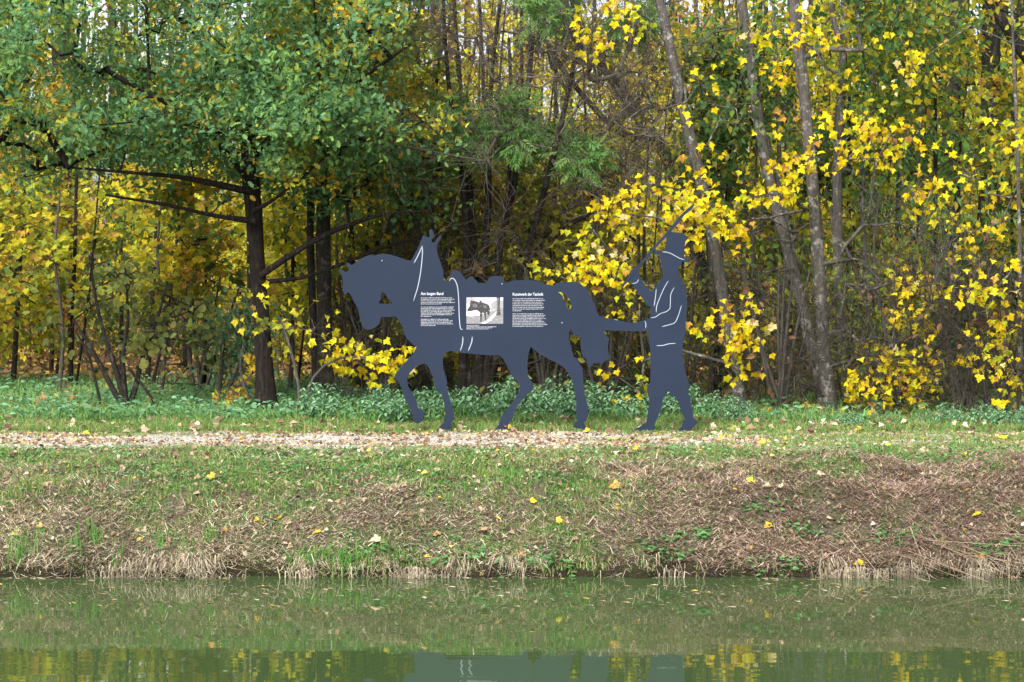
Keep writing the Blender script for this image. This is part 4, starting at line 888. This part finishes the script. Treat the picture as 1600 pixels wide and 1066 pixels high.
# brush on the wood floor, too dense to count
mb = MB(); n = 2600
x = rng.uniform(-16, 16, n); y = rng.uniform(27, 48, n); y = np.where((x < -2) & (y < 33), y + 7, y); z = ground_z(x, y)
e = np.column_stack([x, y, z + .02]); d = unit(rng.normal(0, .35, (n, 3)) + [0, 0, 1])
k = (fbm(x * .4, y * .4, 91) > .4) | (x > 2); e, d = e[k], d[k]; n = len(e)
L = rng.uniform(.35, 1.5, n); tips = e + d * L[:, None]; prisms(mb, e, tips, np.full(n, .006), np.full(n, .003), (.10, .08, .06), 4)
for q in (.35, .6, .85, 1):
    m_ = 4; p = np.repeat(e + d * (L * q)[:, None], m_, 0) + rng.normal(0, .13, (n * m_, 3))
    inst(mb, SIMPLE, p, unit(rng.normal(0, 1, p.shape)), unit(rng.normal(0, .5, p.shape) + [0, -.5, .7]), rng.uniform(.06, .12, len(p)), pick([(.4, (.10, .14, .04)), (.25, (.20, .18, .04)), (.2, (.16, .09, .05)), (.15, (.34, .26, .03))], len(p), .2))
tag(mb.build('undergrowth', M_LEAF), 'low tangled undergrowth of stems and small leaves on the wood floor', 'undergrowth', kind='stuff')

# ------------------------------------------------------------------ nettles and other plants along the edge
def nettle(seed, hgt, rad, stems, pal):
    r_ = empty('nettle_clump', (0, 0, 0), 'x', 'plant'); s_, l_ = MB(), MB()
    a = rng.uniform(0, 6.28, stems); q = np.sqrt(rng.random(stems)) * rad
    p = np.column_stack([q * np.cos(a), q * np.sin(a), np.full(stems, -.02)]); d = unit(np.column_stack([np.cos(a) * q / rad * .45, np.sin(a) * q / rad * .45, np.ones(stems)]) + rng.normal(0, .12, (stems, 3)))
    L = hgt * rng.uniform(.6, 1.1, stems) * (1 - .45 * (q / rad) ** 2); prisms(s_, p, p + d * L[:, None], np.full(stems, .004), np.full(stems, .002), (.12, .17, .07), 4)
    for k, f in enumerate((.35, .5, .64, .76, .87, .96, 1.0)):
        for s in (0, math.pi):
            az = a + k * math.pi / 2 + s + rng.normal(0, .3, stems)
            t = np.column_stack([np.cos(az), np.sin(az), rng.uniform(-.55, .05, stems)]); n_ = np.column_stack([np.cos(az) * .4, np.sin(az) * .4, np.ones(stems)]) + rng.normal(0, .15, (stems, 3))
            inst(l_, NETTLE, p + d * (L * f)[:, None], t, n_, rng.uniform(.06, .095, stems) * (1.15 - .55 * f), pick(pal, stems, .16))
    s_.build('stems', M_HERB, r_); l_.build('leaves', M_HERB, r_)
    return r_
NETTLE = template([(0, 0), (.20, .10), (.31, .28), (.24, .52), (.14, .78), (0, 1)], .22, .3)
N_BLUE = [(.45, (.19, .37, .20)), (.35, (.27, .45, .28)), (.2, (.13, .28, .11))]; N_GREEN = [(.6, (.14, .32, .10)), (.4, (.22, .38, .15))]
protos = [nettle(0, .42, .34, 46, N_BLUE), nettle(1, .50, .30, 40, N_BLUE), nettle(2, .30, .34, 44, N_GREEN), nettle(3, .36, .38, 52, N_BLUE)]
spots = [(330, 652), (355, 640), (420, 660), (460, 650), (490, 658), (520, 640), (550, 655), (575, 636), (600, 650), (615, 664), (628, 640), (655, 655), (690, 648), (715, 640), (735, 655), (760, 645), (785, 655), (810, 650), (838, 645), (860, 655), (880, 640), (895, 655), (950, 645), (970, 655), 
         (1030, 650), (1055, 652), (1095, 652), (1120, 648), (1140, 660), (1215, 655), (1390, 664), (1440, 663), (1480, 664), (1545, 668), (-20, 650), (15, 655), (40, 640), (80, 655), (120, 648), (150, 658), (190, 652), (235, 655), (270, 648), (300, 655), (20, 625), (100, 628), (170, 622), (250, 625), (300, 630),
         (370, 622), (440, 630), (505, 622), (560, 618), (640, 618), (700, 618), (800, 615), (870, 615), (930, 622), (990, 620), (1045, 628), (1590, 668), (1650, 668), (1720, 664), (1790, 668), (400, 640), (-60, 640), (-130, 645), (-200, 640), (1330, 668)]
def near_word(px):
    for lim, w in ((60, 'at the left end of the verge'), (230, 'below the hazel shrub'), (390, 'left of the oak foot'), (520, 'right of the oak foot'), (640, 'in front of the horse foreleg'), (720, 'between the horse forelegs'), (820, 'under the horse belly'), (925, 'between the horse hind legs'), (1000, 'between the horse and the man'),
                   (1060, 'between the legs of the man'), (1180, 'right behind the man'), (1300, 'at the foot of the grey trunks')):
        if px < lim: return w
    return 'at the edge of the brush on the right'
used = set()
for i, (px, py) in enumerate(spots):
    x, y, z = on_ground(px, py); y = max(y, 22.35); x = (px - 800) / F * y; z = float(ground_z(x, y)); k = i % 4; w = near_word(px)
    lab = f'leafy {"bluish green" if k != 2 else "fresh green"} nettle clump {w}'; sc = random.choice((.55, .7, .8, .9, 1.05)) * (.62 if px > 1180 else (.36 if px < 300 else .6) if px < 470 else 1.0) * (1.1 if 480 < px < 1080 else .85)
    if k in used: o = dup(protos[k], (x, y, z), random.uniform(0, 6.28), sc, lab)
    else: o = protos[k]; used.add(k); o.location = (x, y, z); o.scale = (sc,) * 3; o['label'] = lab
    o['group'] = f'{"bluish" if k != 2 else "fresh"} green nettles {w}'

# upright sedge tufts by the water
for px, py, h, n, lab in [(35, 880, .34, 26, 'green sedge tuft at the far left waterline'), (60, 850, .20, 12, 'small sedge tuft above the far left waterline'), (145, 845, .26, 14, 'sedge tuft standing in straw near the left waterline'), (185, 895, .40, 6, 'tallest thin reed blades rising from the left waterline'), (118, 868, .22, 12, 'short sedge tuft between two taller ones on the left bank'),
                          (285, 870, .22, 14, 'sedge tuft by the thin stick at the waterline'), (325, 850, .22, 18, 'sedge tuft up the bank left of the oak line'), (252, 855, .18, 18, 'low sedge tuft in pale straw on the left bank'), (500, 885, .20, 60, 'lush green grass tussock at the waterline below the oak'), (545, 885, .18, 60, 'lush green tussock at the waterline below the horse head'), (470, 880, .16, 30, 'low grass tussock at the waterline'),
                          (785, 745, .12, 70, 'bright green grass tussock on the bank crest below the horse'), (1375, 715, .16, 70, 'bright green grass tussock beside the path on the right'), (1520, 700, .16, 60, 'grass tussock beside the path at the far right'), (625, 878, .12, 40, 'small green tussock at the waterline below the horse chest')]:
    x, y, z = on_ground(px, py); mb = MB()
    xx = x + np.clip(rng.normal(0, .03 + n * .001, n), -.16, .16); yy = y + np.clip(rng.normal(0, .035, n), -.08, .08)
    blades(mb, xx, yy, ground_z(xx, yy) - .01, h * rng.uniform(.5, 1.1, n), rng.uniform(.003, .005, n), rng.uniform(.05, .45, n), rng.uniform(0, 6.28, n), pick([(.6, (.08, .22, .04)), (.4, (.14, .27, .06))], n, .18), .4)
    o = mb.build('grass_tussock', M_GRASS, None, (x, y, z)); o.location = (x, y, z); tag(o, lab, 'grass tuft')

# small broad-leaved plants on the bank
for px, py, lab in [(1075, 845, 'small dock plant growing in bare brown earth below the man'), (1270, 838, 'spreading creeping weed in the right-hand straw'), (1195, 800, 'little weed under the yellow leaf cluster on the right bank'), (1400, 845, 'weed in straw right of the dark hollow'), (1550, 862, 'large cluster of green weed leaves at the far right waterline'), (1585, 858, 'green weed at the right edge of the bank'),
                    (812, 890, 'green weed at the waterline below the horse hind leg'), (870, 885, 'weed at the waterline below the horse rump'), (560, 870, 'broad-leaved weed in the waterline tussock'), (1040, 872, 'flat weed on the bank below the man'), (1210, 888, 'weed patch at the waterline right of the man'), (720, 880, 'small weed at the waterline below the belly')]:
    x, y, z = on_ground(px, py); mb = MB(); n = 42
    a = rng.uniform(0, 6.28, n); q = rng.random(n) ** .7 * .14
    xx, yy = x + q * np.cos(a) * 1.4, y + q * np.sin(a) * .6
    inst(mb, NETTLE, np.column_stack([xx, yy, ground_z(xx, yy) + rng.uniform(.02, .07, n)]), np.column_stack([np.cos(a), np.sin(a), rng.uniform(-.2, .4, n)]), np.array([[0, -.5, 1.]]) + rng.normal(0, .25, (n, 3)), rng.uniform(.035, .06, n), pick([(1, (.09, .24, .07))], n, .2))
    o = mb.build('weed_plant', M_HERB, None, (x, y, z)); o.location = (x, y, z); tag(o, lab, 'plant')

# leaves that stand out one by one on the bank and verge
YL, PL, OR = (.72, .50, .03), (.58, .50, .32), (.55, .30, .06)
for px, py, sz, c, lab in [(1168, 758, .11, YL, 'large yellow maple leaf lying on turf below the man'), (1205, 829, .10, YL, 'yellow maple leaf on brown straw, mid right bank'), (1297, 818, .10, PL, 'pale cream leaf on brown straw right of the yellow one'), (966, 767, .12, OR, 'orange curled leaf at the top of the dry slope'), (964, 803, .06, OR, 'small orange leaf in dark straw below the orange curled one'),
                           (1348, 893, .10, YL, 'yellow leaf at the waterline on the right'), (1531, 810, .09, YL, 'folded yellow leaf standing in straw at the far right'), (1532, 877, .07, OR, 'orange leaf by the green weed cluster on the right'), (1507, 716, .08, YL, 'yellow leaf on green grass at the far right verge'), (830, 792, .07, YL, 'yellow leaf in turf below the horse belly'), (1203, 766, .09, PL, 'pale yellow leaf beside the large yellow one'),
                           (405, 825, .12, (.55, .36, .10), 'tan and orange leaf on the left bank below the oak'), (435, 817, .09, OR, 'orange leaf right of the tan one on the left bank'), (593, 851, .12, (.60, .46, .30), 'pale curled leaf on the bank below the horse head'), (683, 842, .09, (.45, .26, .10), 'brown curled leaf on the slope below the horse chest'), (65, 829, .07, YL, 'small yellow leaf in straw at the far left'), (20, 841, .11, (.50, .47, .14), 'yellow-green leaf in straw at the left edge'),
                           (500, 838, .09, YL, 'yellow leaf on turf below the horse head'), (335, 752, .10, OR, 'orange leaf on the green bank left of the oak'), (870, 820, .08, (.55, .48, .05), 'yellow-green leaf on straw below the rump'), (810, 876, .10, (.55, .28, .16), 'reddish tan leaf near the waterline below the rump'), (760, 834, .10, (.42, .24, .15), 'brown leaf on the slope below the belly'), (1280, 748, .09, PL, 'star shaped pale leaf where turf meets straw on the right'),
                           (1195, 697, .10, OR, 'orange leaf on the verge right of the man'), (1440, 712, .11, (.46, .33, .25), 'tan leaf on grass on the right verge'), (132, 682, .10, (.62, .48, .05), 'yellow leaf in grass at the left verge'), (110, 670, .09, PL, 'pale leaf in grass at the left verge'), (455, 672, .10, PL, 'cream leaf in grass right of the oak foot'), (830, 672, .09, YL, 'yellow leaf beside the gravel under the horse'), (1415, 664, .10, (.62, .55, .36), 'pale upright leaf by the nettles on the right'),
                           (1565, 690, .14, YL, 'pile-topping yellow leaf on the path at the far right'), (1345, 675, .10, OR, 'rusty leaf at the brush edge on the right'), (920, 678, .09, YL, 'yellow leaf at the hind hoof of the horse'), (1125, 690, .09, (.5, .35, .06), 'dull yellow leaf on the overgrown path right of the man')]:
    x, y, z = on_ground(px, py); mb = MB(); a = random.uniform(-.8, 3.9)
    T = template_curl[True]
    inst(mb, T, np.array([[x, y, z + .03]]), np.array([[math.cos(a), .35 * math.sin(a), random.uniform(-.1, .25)]]), np.array([[random.uniform(-.4, .4), random.uniform(-.9, -.2), .9]]), [sz * .72], np.array([c]))
    p = mb.v[0][0]; prisms(mb, p[None], (p + [-.4 * sz * math.cos(a), -.1 * sz, .01])[None], [.0012], [.001], c, 3)
    o = mb.build('maple_leaf', M_LITTER, None, (x, y, z)); o.location = (x, y, z); tag(o, lab, 'leaf')

# the stick lying in the straw at the left waterline
p0 = np.array(on_ground(222, 887)); p1 = np.array(on_ground(278, 872)); mb = MB(); P = spline([[*(p0 + [0, -.03, .06]), .006], [*((p0 + p1) / 2 + [0, -.03, .10]), .006], [*(p1 + [0, -.03, .08]), .004]], .05)
tube(mb, P[:, :3], P[:, 3], 6); o = mb.build('stick', M_TWIG, None, p0); o.location = p0; tag(o, 'thin brown stick leaning in straw at the left waterline', 'stick')

# ------------------------------------------------------------------ light, sky, camera
w = bpy.data.worlds.new('World'); scn.world = w; w.use_nodes = True; nt = w.node_tree; bg = nt.nodes['Background']
sky = nt.nodes.new('ShaderNodeTexSky'); sky.sky_type = 'NISHITA'; sky.sun_disc = False
EL, ROT = math.radians(42), math.radians(205)
sky.sun_elevation = EL; sky.sun_rotation = ROT; sky.air_density = 1.0; sky.dust_density = 4.0; sky.ozone_density = 1.0
hs = nt.nodes.new('ShaderNodeHueSaturation'); hs.inputs['Saturation'].default_value = .35
nt.links.new(sky.outputs[0], hs.inputs['Color']); nt.links.new(hs.outputs[0], bg.inputs[0]); bg.inputs[1].default_value = .15
sl = bpy.data.lights.new('sun', 'SUN'); sl.energy = 1.7; sl.angle = math.radians(30); sl.color = (1, .95, .88)
so = bpy.data.objects.new('sun', sl); COL.objects.link(so)
sd = Vector((math.sin(ROT) * math.cos(EL), math.cos(ROT) * math.cos(EL), math.sin(EL)))
so.rotation_euler = sd.to_track_quat('Z', 'Y').to_euler(); so.location = (0, 0, 30)

cd = bpy.data.cameras.new('camera'); cam = bpy.data.objects.new('camera', cd); COL.objects.link(cam); scn.camera = cam
cam.location = (0, 0, H); cam.rotation_euler = (math.radians(90), 0, 0)
cd.sensor_width = 36; cd.lens = F / 1600 * 36; cd.shift_y = -(533 - YH) / 1600; cd.clip_start = .1; cd.clip_end = 2000
cd.dof.use_dof = True; cd.dof.focus_distance = 21.9; cd.dof.aperture_fstop = 6.3

vs = scn.view_settings; vs.view_transform = 'Standard'; vs.look = 'None'; vs.gamma = 1; vs.exposure = 1.28
scn.render.engine = 'CYCLES'
cy = scn.cycles; cy.max_bounces = 8; cy.diffuse_bounces = 6; cy.glossy_bounces = 3; cy.transmission_bounces = 4; cy.use_denoising = True; cy.denoiser = 'OPENIMAGEDENOISE'; cy.denoising_input_passes = 'RGB_ALBEDO_NORMAL'; cy.denoising_prefilter = 'NONE'
